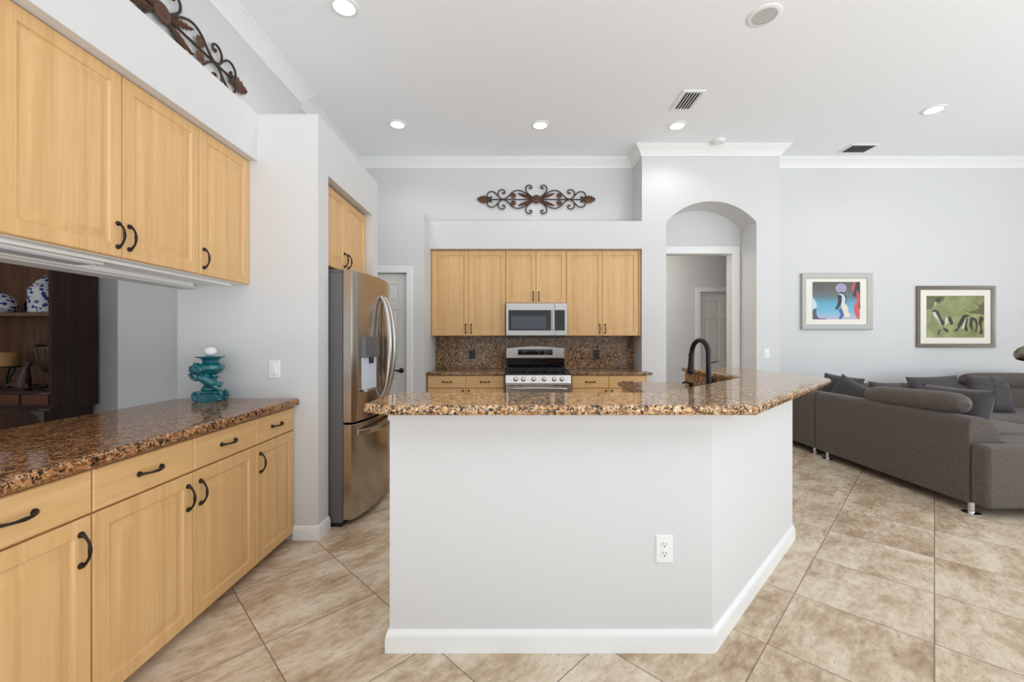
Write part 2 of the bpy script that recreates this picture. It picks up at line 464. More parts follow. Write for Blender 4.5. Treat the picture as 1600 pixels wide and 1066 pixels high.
# half wall of the kitchen bar
inner = [(1.60, 3.84), (1.60, 2.82), (0.73, 1.95), (-0.519, 1.95)]
outer = [(-0.519, 1.793), (0.85, 1.793), (1.863, 2.806), (1.863, 3.84)]
struct(MB().prism([V(x, y, 0) for x, y in outer + inner], (0, 0, 1.03)), 'wall_bar', M['wall'])
# timber strip under the bar top
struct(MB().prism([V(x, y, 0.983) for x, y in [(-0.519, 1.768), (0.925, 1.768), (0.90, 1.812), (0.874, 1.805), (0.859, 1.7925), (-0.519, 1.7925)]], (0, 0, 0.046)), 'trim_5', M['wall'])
# crown moulding
cp = [(0, CEIL), (0, CEIL - 0.125), (0.012, CEIL - 0.125), (0.016, CEIL - 0.105), (0.03, CEIL - 0.09), (0.05, CEIL - 0.06), (0.075, CEIL - 0.035), (0.083, CEIL - 0.03), (0.085, CEIL - 0.014), (0.098, CEIL - 0.012), (0.1, CEIL)]
struct(MB().sweep([(XL, -2.2), (XL, 4.12), (XLF, 4.12), (XLF, YB), (1.636, YB), (1.636, 5.32), (3.37, 5.32), (3.37, YB), (8.08, YB)], cp), 'trim_1', M['trim'], True)
# baseboards
bb = [(0, 0), (0.016, 0), (0.016, 0.062), (0.012, 0.072), (0.012, 0.078), (0.006, 0.09), (0, 0.092)]
struct(MB().sweep([(-0.519, 1.95), (-0.519, 1.793), (0.85, 1.793), (1.863, 2.806), (1.863, 3.84)][::1], [(o, z) for o, z in bb]), 'baseboard_bar', M['trim'], True)
struct(MB().sweep([(-1.44, 2.79), (-1.281, 2.79), (-1.281, 2.946)], bb), 'baseboard_fridge_surround', M['trim'], True)
struct(MB().sweep([(3.37, YB), (8.08, YB)], bb), 'baseboard_back', M['trim'], True)
struct(MB().sweep([(1.636, 5.32), (1.943, 5.32), (1.943, YB)], bb).sweep([(3.08, YB), (3.08, 5.32), (3.37, 5.32), (3.37, YB)], bb), 'baseboard_arch', M['trim'], True)
# casings
def casing(F, u0, u1, v1, w=0.085):
    m = MB(); O, U, W = F
    for a, b_, z0, z1 in ((u0 - w, u0, 0, v1 + w), (u1, u1 + w, 0, v1 + w), (u0, u1, v1, v1 + w)):
        p = [O + U * a + V(0, 0, z0), O + U * b_ + V(0, 0, z0), O + U * b_ + V(0, 0, z1), O + U * a + V(0, 0, z1)]
        m.prism(p, W * 0.018, 0.005, 2)
    return m
struct(casing((V(0, 4.95, 0), V(1, 0, 0), V(0, -1, 0)), -2.0, -1.235, 2.105, 0.075), 'trim_2', M['trim'])
FH = (V(0, YB, 0), V(1, 0, 0), V(0, -1, 0))
m = casing(FH, 1.98, 2.965, 2.478, 0.1)
struct(m, 'trim_3', M['trim'])
struct(casing((V(0, 6.8, 0), V(1, 0, 0), V(0, -1, 0)), 3.03, 3.79, 2.09, 0.075), 'trim_4', M['trim'])

# six panel doors
def panel_door(name, F, u0, u1, v1):
    m = MB(); O, U, W = F
    p = [O + U * u0 + V(0, 0, 0.01), O + U * u1 + V(0, 0, 0.01), O + U * u1 + V(0, 0, v1), O + U * u0 + V(0, 0, v1)]
    m.prism(p, W * 0.03)
    wd = u1 - u0; st = 0.11 * wd / 0.76
    cols = [(u0 + st, (u0 + u1) / 2 - st * 0.45), ((u0 + u1) / 2 + st * 0.45, u1 - st)]
    rows = [(0.22, 0.86), (0.98, v1 - 0.42), (v1 - 0.33, v1 - 0.12)]
    # stiles and rails stand proud of the sunk panels
    F2 = (O + W * 0.03, U, W)
    def slab(a, b_, z0, z1): m.prism([F2[0] + U * a + V(0, 0, z0), F2[0] + U * b_ + V(0, 0, z0), F2[0] + U * b_ + V(0, 0, z1), F2[0] + U * a + V(0, 0, z1)], W * 0.012, 0.004, 2)
    slab(u0, cols[0][0], 0.01, v1); slab(cols[0][1], cols[1][0], 0.01, v1); slab(cols[1][1], u1, 0.01, v1)
    for a, b_ in cols:
        zz = [0.01] + [q for r in rows for q in r] + [v1]
        for i in range(0, len(zz), 2): slab(a, b_, zz[i], zz[i + 1])
        for z0, z1 in rows: m.rings(F2, (a + 0.012, b_ - 0.012, z0 + 0.012, z1 - 0.012), [(0, -0.002), (0.004, 0.001), (0.03, 0.008)])
    return struct(m, name, M['door_paint'])
def lever(parent, p, U, W, side):
    m = MB(); p = Vector(p)
    m.lathe([(0.03, 0), (0.03, 0.006), (0.022, 0.012), (0.012, 0.016), (0.012, 0.045)], p, W, 18)
    q = p + W * 0.045
    m.tube([q, q + U * side * 0.03, q + U * side * 0.07 + V(0, 0, 0.006), q + U * side * 0.105 - V(0, 0, 0.003), q + U * side * 0.118 - V(0, 0, 0.008)], [0.012, 0.011, 0.008, 0.007, 0.006], 10)
    return m.build('door_handle', M['bronze'], parent)
d1 = panel_door('door_1', (V(0, 5.045, 0), V(1, 0, 0), V(0, -1, 0)), -1.995, -1.24, 2.10)
lever(d1, (-1.31, 5.002, 0.955), V(1, 0, 0), V(0, -1, 0), -1)
d2 = panel_door('door_2', (V(0, 6.9, 0), V(1, 0, 0), V(0, -1, 0)), 3.035, 3.785, 2.085)

# ------------------------------------------------------------------ cabinets
def pull(parent, c, axis, out, L=0.112):
    """bowed bronze pull with flared feet"""
    c = Vector(c); m = MB(); h = L / 2
    pts, rs = [], []
    for i in range(15):
        t = -1 + 2 * i / 14
        pts.append(c + axis * (t * h * 0.93) + out * (0.008 + 0.024 * (1 - abs(t) ** 2.6)))
        rs.append(0.0042 + 0.0022 * math.exp(-(t / 0.28) ** 2) + 0.0025 * abs(t) ** 6)
    m.tube(pts, rs, 10)
    for sgn in (-1, 1):
        m.lathe([(0.0105, 0.0), (0.0105, 0.004), (0.008, 0.009), (0.004, 0.013)], c + axis * (sgn * h * 0.92), out, 14)
    return m.build('handle', M['bronze'], parent)
DOOR_R = [(0, 0), (0, 0.015), (0.005, 0.02), (0.056, 0.02), (0.058, 0.0175), (0.061, 0.0125), (0.067, 0.0115), (0.073, 0.0125), (0.098, 0.0185), (0.102, 0.0195), (0.104, 0.0195)]
DRAW_R = [(0, 0), (0, 0.016), (0.004, 0.02)]
ZV = V(0, 0, 1)
def cabinet(name, F, rect, depth, label, doors, drawers=(), group=None, toe=False, side=None, under=False):
    O, U, W = F; u0, u1, v0, v1 = rect
    base = O + U * ((u0 + u1) / 2) + ZV * v0
    t = thing(name, base, label, 'cabinet', group)
    m = MB()
    q = lambda u, v, w: O + U * u + ZV * v + W * w
    z0 = v0 + (0.05 if toe else 0)
    m.prism([q(u0, z0, 0), q(u1, z0, 0), q(u1, v1, 0), q(u0, v1, 0)], W * -depth)
    if toe: m.prism([q(u0, v0, -0.05), q(u1, v0, -0.05), q(u1, z0, -0.05), q(u0, z0, -0.05)], W * -(depth - 0.06))
    m.build('carcass', side or M['maple_side'], t)
    if under:
        m = MB(); m.prism([q(u0 + 0.001, v0 - 0.003, -0.002), q(u1 - 0.001, v0 - 0.003, -0.002), q(u1 - 0.001, v0, -0.002), q(u0 + 0.001, v0, -0.002)], W * -(depth - 0.004)); m.build('underside', M['trim'], t)
    for (a, b_, c, d, hp) in doors:
        dd = MB().rings(F, (a + 0.0015, b_ - 0.0015, c + 0.0015, d - 0.0015), DOOR_R).build('door', M['maple'], t)
        if hp: pull(dd, q(hp[0], hp[1], 0.02), ZV, W)
    for (a, b_, c, d) in drawers:
        dd = MB().rings(F, (a + 0.0015, b_ - 0.0015, c + 0.0015, d - 0.0015), DRAW_R).build('drawer', M['maple_flat'], t)
        pull(dd, q((a + b_) / 2, (c + d) / 2, 0.02), U, W)
    return t
FL = (V(-1.457, 0, 0), V(0, 1, 0), V(1, 0, 0))
DT, DB, RT, RB = 0.722, 0.05, 0.876, 0.727
hz = 0.618
cabinet('base_cabinet', FL, (0.99, 1.447, 0, 0.884), 0.58, 'maple base cabinet nearest the camera, one drawer above one door', [(0.99, 1.447, DB, DT, (1.407, hz))], [(0.99, 1.447, RB, RT)], toe=True)
cabinet('base_cabinet', FL, (1.449, 2.370, 0, 0.884), 0.58, 'wide maple base cabinet with two drawers over paired doors under left counter', [(1.449, 1.909, DB, DT, (1.872, hz)), (1.910, 2.370, DB, DT, (1.947, hz))], [(1.449, 1.909, RB, RT), (1.910, 2.370, RB, RT)], toe=True)
cabinet('base_cabinet', FL, (2.372, 2.787, 0, 0.884), 0.58, 'narrow maple base cabinet against the light switch wall', [(2.372, 2.787, DB, DT, (2.41, hz))], [(2.372, 2.787, RB, RT)], toe=True)
FU = (V(-1.753, 0, 0), V(0, 1, 0), V(1, 0, 0))
cabinet('wall_cabinet', FU, (1.42, 2.343, 1.683, 2.498), 0.30, 'wide two door maple wall cabinet above the pass-through counter', [(1.42, 1.881, 1.683, 2.498, (1.856, 1.78)), (1.882, 2.343, 1.683, 2.498, (1.912, 1.78))], under=True)
cabinet('wall_cabinet', FU, (2.345, 2.787, 1.683, 2.498), 0.30, 'single door maple wall cabinet ending at the light switch wall', [(2.345, 2.787, 1.683, 2.498, (2.375, 1.777))], under=True)
FF = (V(-1.36, 0, 0), V(0, 1, 0), V(1, 0, 0))
cabinet('wall_cabinet', FF, (2.95, 3.874, 1.86, 2.45), 0.60, 'two door maple cabinet in the niche above the refrigerator', [(2.95, 3.41, 1.86, 2.45, (3.375, 1.955)), (3.414, 3.874, 1.86, 2.45, (3.45, 1.955))])
FB = (V(0, 5.37, 0), V(1, 0, 0), V(0, -1, 0))
def pair(rect, label, hz_, depth=0.325):
    u0, u1, v0, v1 = rect; mid = (u0 + u1) / 2
    cabinet('wall_cabinet', FB, rect, depth, label, [(u0, mid, v0, v1, (mid - 0.035, hz_)), (mid, u1, v0, v1, (mid + 0.035, hz_))])
pair((-1.021, -0.082, 1.369, 2.447), 'tall two door maple wall cabinet left of the microwave', 1.46)
pair((-0.08, 0.688, 1.782, 2.447), 'short two door maple wall cabinet directly above the microwave', 1.87)
pair((0.69, 1.60, 1.369, 2.447), 'tall two door maple wall cabinet between microwave and archway', 1.46)
struct(MB().box(-1.029, -1.0225, 5.352, 5.69, 1.369, 2.46).box(1.602, 1.632, 5.352, 5.69, 1.369, 2.46).box(-1.0225, 1.602, 5.372, 5.69, 2.449, 2.46), 'trim_6', M['maple_side'])
FC = (V(0, 5.08, 0), V(1, 0, 0), V(0, -1, 0))
def basepair(u0, u1, label):
    mid = (u0 + u1) / 2
    t = cabinet('base_cabinet', FC, (u0, u1, 0, 0.894), 0.58, label, [(u0 + 0.012, mid, 0.09, 0.735, None), (mid, u1 - 0.012, 0.09, 0.735, None)], [(u0 + 0.012, mid, 0.74, 0.89), (mid, u1 - 0.012, 0.74, 0.89)], toe=True)
    for ch in kids(t):
        if ch.name.startswith('door'):
            pass
    ds = [c for c in kids(t) if c.name.startswith('door')]
    pull(ds[0], V(mid - 0.035, 5.06, 0.66), ZV, V(0, -1, 0)); pull(ds[1], V(mid + 0.035, 5.06, 0.66), ZV, V(0, -1, 0))
basepair(-1.02, -0.085, 'maple base cabinet with two drawers left of the gas range')
basepair(0.705, 1.62, 'maple base cabinet with two drawers right of the gas range')
FR = (V(1.05, 0, 0), V(0, -1, 0), V(-1, 0, 0))
cabinet('base_cabinet', FR, (-3.96, -3.1, 0, 0.878), 0.51, 'maple base cabinet inside the bar below the sink counter end', [(-3.96, -3.53, 0.08, 0.72, (-3.57, 0.64)), (-3.53, -3.1, 0.08, 0.72, (-3.49, 0.64))], [(-3.96, -3.53, 0.73, 0.873), (-3.53, -3.1, 0.73, 0.873)], toe=True)

# ------------------------------------------------------------------ stone worktops
def slab(pts, z0, z1, bev): return MB().prism([V(x, y, z0) for x, y in pts], (0, 0, z1 - z0), bev, 5)
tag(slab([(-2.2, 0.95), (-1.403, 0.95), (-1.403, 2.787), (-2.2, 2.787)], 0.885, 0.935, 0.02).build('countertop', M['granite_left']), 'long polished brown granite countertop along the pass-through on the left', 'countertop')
tag(slab([(-0.49, 1.597), (0.931, 1.597), (2.059, 2.725), (2.059, 3.86), (1.55, 3.86), (1.55, 2.845), (0.715, 2.01), (-0.535, 2.01), (-0.565, 1.90), (-0.585, 1.66)], 1.031, 1.071, 0.018).build('bar_top', M['granite']), 'angled polished granite bar top on the white half wall', 'countertop')
tag(slab([(1.0, 4.0), (1.567, 4.0), (1.567, 2.83), (0.80, 2.06), (0.36, 2.5), (1.0, 3.14)], 0.88, 0.92, 0.015).build('countertop', M['granite']), 'lower granite sink counter behind the bar top', 'countertop')
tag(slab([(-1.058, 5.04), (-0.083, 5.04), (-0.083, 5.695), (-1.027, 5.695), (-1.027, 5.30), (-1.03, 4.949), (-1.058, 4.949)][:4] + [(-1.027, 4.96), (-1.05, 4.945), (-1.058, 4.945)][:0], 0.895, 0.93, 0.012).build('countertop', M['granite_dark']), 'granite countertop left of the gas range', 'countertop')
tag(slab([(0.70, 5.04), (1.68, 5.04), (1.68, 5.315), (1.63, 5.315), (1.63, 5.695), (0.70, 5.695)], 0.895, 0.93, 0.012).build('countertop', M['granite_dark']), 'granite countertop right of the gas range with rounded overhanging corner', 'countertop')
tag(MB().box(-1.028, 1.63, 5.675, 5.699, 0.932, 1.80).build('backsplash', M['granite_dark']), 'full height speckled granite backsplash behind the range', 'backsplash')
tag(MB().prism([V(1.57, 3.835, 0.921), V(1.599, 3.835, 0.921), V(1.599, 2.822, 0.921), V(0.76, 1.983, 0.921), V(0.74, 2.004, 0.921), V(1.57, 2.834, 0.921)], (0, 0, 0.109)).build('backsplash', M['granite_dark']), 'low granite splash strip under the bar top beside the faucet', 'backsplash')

# ------------------------------------------------------------------ electrical plates
def plate(name, F, label, cat, w=0.07, h=0.115, mat=None, rocker=False, slots=M['ivory_plastic']):
    mat = mat or M['white_plastic']; O, U, W = F
    t = thing(name, O, label, cat)
    MB().rings(F, (-w / 2, w / 2, -h / 2, h / 2), [(0, 0), (0, 0.002), (0.004, 0.006)]).build('plate', mat, t)
    F2 = (O + W * 0.006, U, W)
    if rocker:
        MB().rings(F2, (-0.017, 0.017, -0.034, 0.034), [(0, 0), (0.0, 0.002), (0.002, 0.0035)]).build('rocker', mat, t)
        m = MB()
        m.rings(F2, (-0.011, 0.011, -0.026, 0.026), [(0, 0.003), (0.001, 0.0065)]); m.build('paddle', mat, t)
    else:
        for s in (-1, 1):
            c = O + W * 0.006 + ZV * (s * 0.0195)
            r = MB().lathe([(0.0165, 0), (0.0165, 0.002), (0.0155, 0.003)], c, W, 24).build('receptacle', mat, t)
            m = MB()
            for dx in (-0.0065, 0.0065):
                p = c + W * 0.003 + U * dx + ZV * 0.005
                m.prism([p - U * 0.0012 - ZV * 0.004, p + U * 0.0012 - ZV * 0.004, p + U * 0.0012 + ZV * 0.004, p - U * 0.0012 + ZV * 0.004], W * 0.0006)
            m.lathe([(0.003, 0), (0.003, 0.0006)], c + W * 0.003 - ZV * 0.006, W, 10)
            m.build('socket_slot', slots, r)
        MB().lathe([(0.003, 0), (0.002, 0.001)], O + W * 0.006, W, 8).build('screw', mat, t)
    return t
NY = V(0, -1, 0); UX = V(1, 0, 0)
plate('power_outlet', (V(0.645, 1.793, 0.433), UX, NY), 'white duplex power outlet low on the white bar wall', 'outlet', 0.073, 0.118)
plate('light_switch', (V(-1.568, 2.79, 1.125), UX, NY), 'white dimmer switch on the wall above the left counter end', 'switch', 0.074, 0.118, rocker=True)
plate('light_switch', (V(3.205, 5.32, 1.145), UX, NY), 'white switch plate right of the archway', 'switch', 0.074, 0.118, rocker=True)
plate('power_outlet', (V(-0.535, 5.675, 1.12), UX, NY), 'black outlet on the granite backsplash left of the range', 'outlet', 0.08, 0.12, M['black_plastic'])
plate('power_outlet', (V(1.135, 5.675, 1.12), UX, NY), 'black outlet on the granite backsplash right of the range', 'outlet', 0.08, 0.12, M['black_plastic'])
plate('power_outlet', (V(1.57, 3.30, 0.98), V(0, -1, 0), V(-1, 0, 0)), 'black outlet on the low granite splash beside the faucet', 'outlet', 0.115, 0.075, M['black_plastic'])

# ------------------------------------------------------------------ refrigerator
fy0, fy1 = 2.968, 3.862; fyc = (fy0 + fy1) / 2; fhw = (fy1 - fy0) / 2
fr = thing('refrigerator', (-1.6, fyc, 0), 'tall stainless french door refrigerator standing in the wall niche', 'refrigerator')
MB().box(-2.08, -1.19, fy0, fy1, 0.03, 1.79, 0.006).build('cabinet_body', M['grey_enamel'], fr)
def fx(y): return -1.118 + 0.07 * (1 - ((y - fyc) / fhw) ** 2)
def curved(y0, y1, z0, z1, back=-1.185, r=0.012, n=14, fr_off=0.0):
    t = bmesh.new()
    ys = [y0 + (y1 - y0) * i / n for i in range(n + 1)]
    pts = [V(back, y0, z0)] + [V(fx(y) + fr_off - (r if i in (0, n) else 0), y, z0) for i, y in enumerate(ys)] + [V(back, y1, z0)]
    return MB().prism(pts, (0, 0, z1 - z0), 0.006, 2)
dn = curved(fy0, fyc - 0.003, 0.735, 1.81).build('fridge_door', M['steel_fridge'], fr)
df = curved(fyc + 0.003, fy1, 0.735, 1.81).build('fridge_door', M['steel_fridge'], fr)
dz = curved(fy0, fy1, 0.05, 0.722).build('freezer_drawer', M['steel_fridge'], fr)
MB().box(-1.36, -1.2, fy0 + 0.02, fy0 + 0.10, 1.79, 1.82, 0.006).build('hinge_cover', M['grey_enamel'], fr)
MB().box(-1.36, -1.2, fy1 - 0.10, fy1 - 0.02, 1.79, 1.82, 0.006).build('hinge_cover', M['grey_enamel'], fr)
MB().box(-2.0, -1.2, fy0 + 0.01, fy1 - 0.01, 0.0, 0.03).build('kick_grille', M['black_plastic'], fr)
for dd, yy, bow in ((dn, fyc - 0.045, -1), (df, fyc + 0.045, 1)):
    pts, rs = [], []
    for i in range(21):
        t = -1 + 2 * i / 20
        z = 1.265 + t * 0.40
        pts.append(V(fx(yy) + 0.004 + 0.072 * (1 - t * t) ** 0.6, yy + bow * 0.012 * (1 - t * t), z)); rs.append(0.014 + 0.008 * (1 - t * t))
    MB().tube(pts, rs, 12).build('handle', M['steel'], dd)
pts = []
for i in range(21):
    t = -1 + 2 * i / 20
    y = fyc + t * 0.40
    pts.append(V(fx(y) + 0.002 + 0.06 * (1 - t * t) ** 0.5, y, 0.655))
mm = MB()
for A, B in zip(pts, pts[1:]):
    pass
mm.prism([p + V(0.008, 0, -0.02) for p in pts] + [p + V(-0.012, 0, -0.02) for p in pts[::-1]], (0, 0, 0.04), 0.005, 2)
mm.build('handle', M['steel'], dz)
# water dispenser on the near door
dy0, dy1 = 3.06, 3.28
ds = MB().prism([V(fx(dy0) - 0.004, dy0, 1.345), V(fx(dy0) + 0.03, dy0 + 0.012, 1.345), V(fx(dy1) + 0.03, dy1 - 0.012, 1.345), V(fx(dy1) - 0.004, dy1, 1.345)], (0, 0, -0.155), 0.006, 2).build('dispenser_head', M['grey_enamel'], dn)
MB().prism([V(fx(dy0 + 0.005 + (dy1 - dy0 - 0.01) * i / 6) + 0.004, dy0 + 0.005 + (dy1 - dy0 - 0.01) * i / 6, 0.955) for i in range(7)] + [V(fx(dy1) - 0.01, dy1 - 0.005, 0.955), V(fx(dy0) - 0.01, dy0 + 0.005, 0.955)], (0, 0, 0.235)).build('dispenser_recess', M['dispenser'], dn)
MB().box(fx(3.17) - 0.01, fx(3.17) + 0.02, dy0, dy1, 0.94, 0.958, 0.004).build('drip_tray', M['steel'], dn)
MB().lathe([(0.016, 0), (0.02, 0.03), (0.014, 0.05)], (fx(3.17) + 0.012, 3.17, 1.145), (0, 0, 1), 12).build('nozzle', M['black_plastic'], dn)

# ------------------------------------------------------------------ range
rx0, rx1 = -0.076, 0.694; rc = (rx0 + rx1) / 2
rg = thing('gas_range', (rc, 5.3, 0), 'stainless freestanding gas range between the back base cabinets', 'range')
MB().box(rx0, rx1, 5.0, 5.665, 0.02, 0.905).build('oven_body', M['grey_enamel'], rg)
# cooktop with raised black surface
MB().box(rx0 - 0.002, rx1 + 0.002, 4.955, 5.60, 0.905, 0.925, 0.006).build('cooktop', M['black_glass'], rg)
# back console
bp = MB()
pts = [V(rx0, 5.60, 1.075)]
for i in range(13):
    t = i / 12
    pts.append(V(rx0 + (rx1 - rx0) * t, 5.60, 1.205 + 0.03 * math.sin(math.pi * t)))
pts.append(V(rx1, 5.60, 1.075))
bp.prism(pts, (0, 0.06, 0), 0.006, 2)
cons = bp.build('console', M['steel'], rg)
MB().box(rx0 + 0.155, rx1 - 0.155, 5.594, 5.60, 1.118, 1.192, 0.002).build('display', M['black_glass'], cons)
for i, (dx, zz) in enumerate([(-0.16, 1.165), (-0.145, 1.145), (-0.12, 1.165), (0.02, 1.17), (0.05, 1.17), (0.05, 1.145), (0.13, 1.17), (0.13, 1.15), (0.13, 1.13), (0.165, 1.17), (0.165, 1.15), (0.165, 1.13), (0.2, 1.15)]):
    MB().box(rc + dx - 0.008, rc + dx + 0.008, 5.5932, 5.594, zz - 0.003, zz + 0.003).build('button_mark', M['grille'], cons)
MB().box(rx0, rx1, 5.592, 5.602, 0.925, 1.072, 0.002).build('splash_guard', M['black_glass'], rg)
# grates and burners
for gx0, gx1 in ((rx0 + 0.02, rx0 + 0.26), (rx0 + 0.265, rx1 - 0.265), (rx1 - 0.26, rx1 - 0.02)):
    m = MB()
    for x in (gx0 + 0.008, (gx0 + gx1) / 2, gx1 - 0.008): m.box(x - 0.006, x + 0.006, 5.01, 5.56, 0.945, 0.957, 0.002)
    for y in (5.016, 5.15, 5.285, 5.42, 5.554): m.box(gx0 + 0.002, gx1 - 0.002, y - 0.006, y + 0.006, 0.943, 0.955, 0.002)
    for x in (gx0 + 0.008, gx1 - 0.008):
        for y in (5.016, 5.554): m.box(x - 0.007, x + 0.007, y - 0.007, y + 0.007, 0.925, 0.95)
    m.build('grate', M['black_iron'], rg)
for x, y in ((rx0 + 0.14, 5.14), (rx0 + 0.14, 5.43), (rc, 5.285), (rx1 - 0.14, 5.14), (rx1 - 0.14, 5.43)):
    MB().lathe([(0.05, 0), (0.05, 0.008), (0.035, 0.009), (0.035, 0.017), (0.01, 0.019)], (x, y, 0.925), (0, 0, 1), 20).build('burner', M['black_iron'], rg)
cp_ = MB().prism([V(rx0, 4.962, 0.903), V(rx0, 4.938, 0.81), V(rx0, 5.01, 0.81), V(rx0, 5.01, 0.903)], (rx1 - rx0, 0, 0), 0.002, 1).build('control_panel', M['steel'], rg)
for dx in (-0.262, -0.172, -0.052, 0.072, 0.19, 0.28):
    MB().lathe([(0.026, 0), (0.026, 0.006), (0.021, 0.012), (0.019, 0.03), (0.014, 0.034)], (rc + dx - 0.005, 4.95, 0.856), (0, -1, 0.25), 20).build('knob', M['steel'], cp_)
od = MB().box(rx0 + 0.002, rx1 - 0.002, 4.945, 5.0, 0.20, 0.803, 0.006).build('oven_door', M['steel'], rg)
MB().box(rx0 + 0.13, rx1 - 0.13, 4.942, 4.946, 0.33, 0.62, 0.002).build('oven_window', M['black_glass'], od)
pts = [V(rc + 0.33 * (-1 + 2 * i / 16), 4.94 - 0.045 * (1 - (-1 + 2 * i / 16) ** 4), 0.745 + 0.012 * (1 - (-1 + 2 * i / 16) ** 2)) for i in range(17)]
MB().tube(pts, 0.013, 12).build('handle', M['steel'], od)
for x0, x1 in ((rx0 + 0.03, rx0 + 0.11), (rx0 + 0.14, rx0 + 0.20), (rx1 - 0.20, rx1 - 0.14), (rx1 - 0.11, rx1 - 0.03)):
    MB().box(x0, x1, 4.942, 4.946, 0.783, 0.789).build('vent_slot', M['black_plastic'], od)
MB().box(rx0 + 0.002, rx1 - 0.002, 4.96, 5.0, 0.04, 0.195, 0.006).build('drawer', M['steel'], rg)

# ------------------------------------------------------------------ microwave
mx0, mx1, my = -0.075, 0.688, 5.29
mw = thing('microwave', ((mx0 + mx1) / 2, 5.5, 1.365), 'stainless over-range microwave mounted under the short maple cabinet', 'microwave')
MB().box(mx0, mx1, my + 0.03, 5.672, 1.365, 1.778).build('housing', M['grey_enamel'], mw)
split = mx1 - 0.155
dr = MB().box(mx0, split - 0.001, my, my + 0.03, 1.372, 1.778, 0.004).build('door', M['steel'], mw)
MB().box(mx0 + 0.03, split - 0.045, my - 0.003, my + 0.002, 1.435, 1.692, 0.002).build('door_glass', M['black_glass'], dr)
MB().box(mx0 + 0.065, split - 0.105, my - 0.0055, my - 0.002, 1.455, 1.62, 0.002).build('viewing_window', M['window_glass'], dr)
m = MB().box(split - 0.032, split - 0.006, my - 0.04, my - 0.028, 1.44, 1.69, 0.005)
m.box(split - 0.027, split - 0.011, my - 0.03, my + 0.001, 1.455, 1.475); m.box(split - 0.027, split - 0.011, my - 0.03, my + 0.001, 1.655, 1.675)
m.build('handle', M['steel'], dr)
cpn = MB().box(split + 0.001, mx1, my, my + 0.03, 1.372, 1.778, 0.004).build('control_panel', M['steel'], mw)
MB().box(split + 0.004, mx1 - 0.026, my - 0.003, my + 0.002, 1.435, 1.692, 0.002).build('keypad', M['black_glass'], cpn)
MB().box(mx0 + 0.02, mx1 - 0.02, my + 0.04, 5.6, 1.352, 1.366).build('vent_underside', M['black_plastic'], mw)

# ------------------------------------------------------------------ faucet and soap dispenser
fa = thing('kitchen_faucet', (1.163, 2.50, 0.92), 'tall black gooseneck pull-down faucet behind the granite bar top', 'faucet')
MB().lathe([(0.032, 0), (0.032, 0.006), (0.022, 0.016), (0.02, 0.05), (0.02, 0.12), (0.017, 0.13)], (1.163, 2.50, 0.92), (0, 0, 1), 20).build('faucet_base', M['black_metal'], fa)
top = V(1.163, 2.50, 1.05); dirv = V(-0.03, 0.16, 0); 
pts = [top, top + ZV * 0.1]
c0 = V(1.163, 2.50, 1.235); rr = 0.5
for i in range(15):
    a = math.pi * i / 14
    pts.append(c0 + dirv * (0.5 - 0.5 * math.cos(a)) + ZV * (0.082 * math.sin(a)))
pts.append(c0 + dirv * 1.02 - ZV * 0.01)
MB().tube(pts, 0.0145, 14).build('spout', M['black_metal'], fa)
e = c0 + dirv * 1.02
MB().lathe([(0.0155, 0.0), (0.0175, -0.004), (0.0175, -0.012), (0.0165, -0.016), (0.0195, -0.09), (0.0235, -0.112), (0.0235, -0.118), (0.022, -0.128), (0.018, -0.13)], e, (0.03, -0.02, 1), 20).build('spray_head', M['black_metal'], fa)
MB().tube([V(1.175, 2.50, 1.185), V(1.188, 2.50, 1.185), V(1.205, 2.50, 1.19), V(1.222, 2.50, 1.194)], [0.007, 0.005, 0.0035, 0.003], 10).build('lever', M['black_metal'], fa)
sd = thing('soap_dispenser', (1.235, 2.92, 0.92), 'small black soap dispenser left of the faucet on the sink counter', 'soap dispenser')
MB().lathe([(0.02, 0), (0.02, 0.01), (0.011, 0.016), (0.011, 0.085), (0.014, 0.09), (0.014, 0.105)], (1.235, 2.92, 0.92), (0, 0, 1), 16).build('pump', M['black_metal'], sd)
MB().tube([V(1.235, 2.92, 1.018), V(1.205, 2.925, 1.028), V(1.18, 2.93, 1.02)], [0.009, 0.008, 0.007], 10).build('nozzle', M['black_metal'], sd)

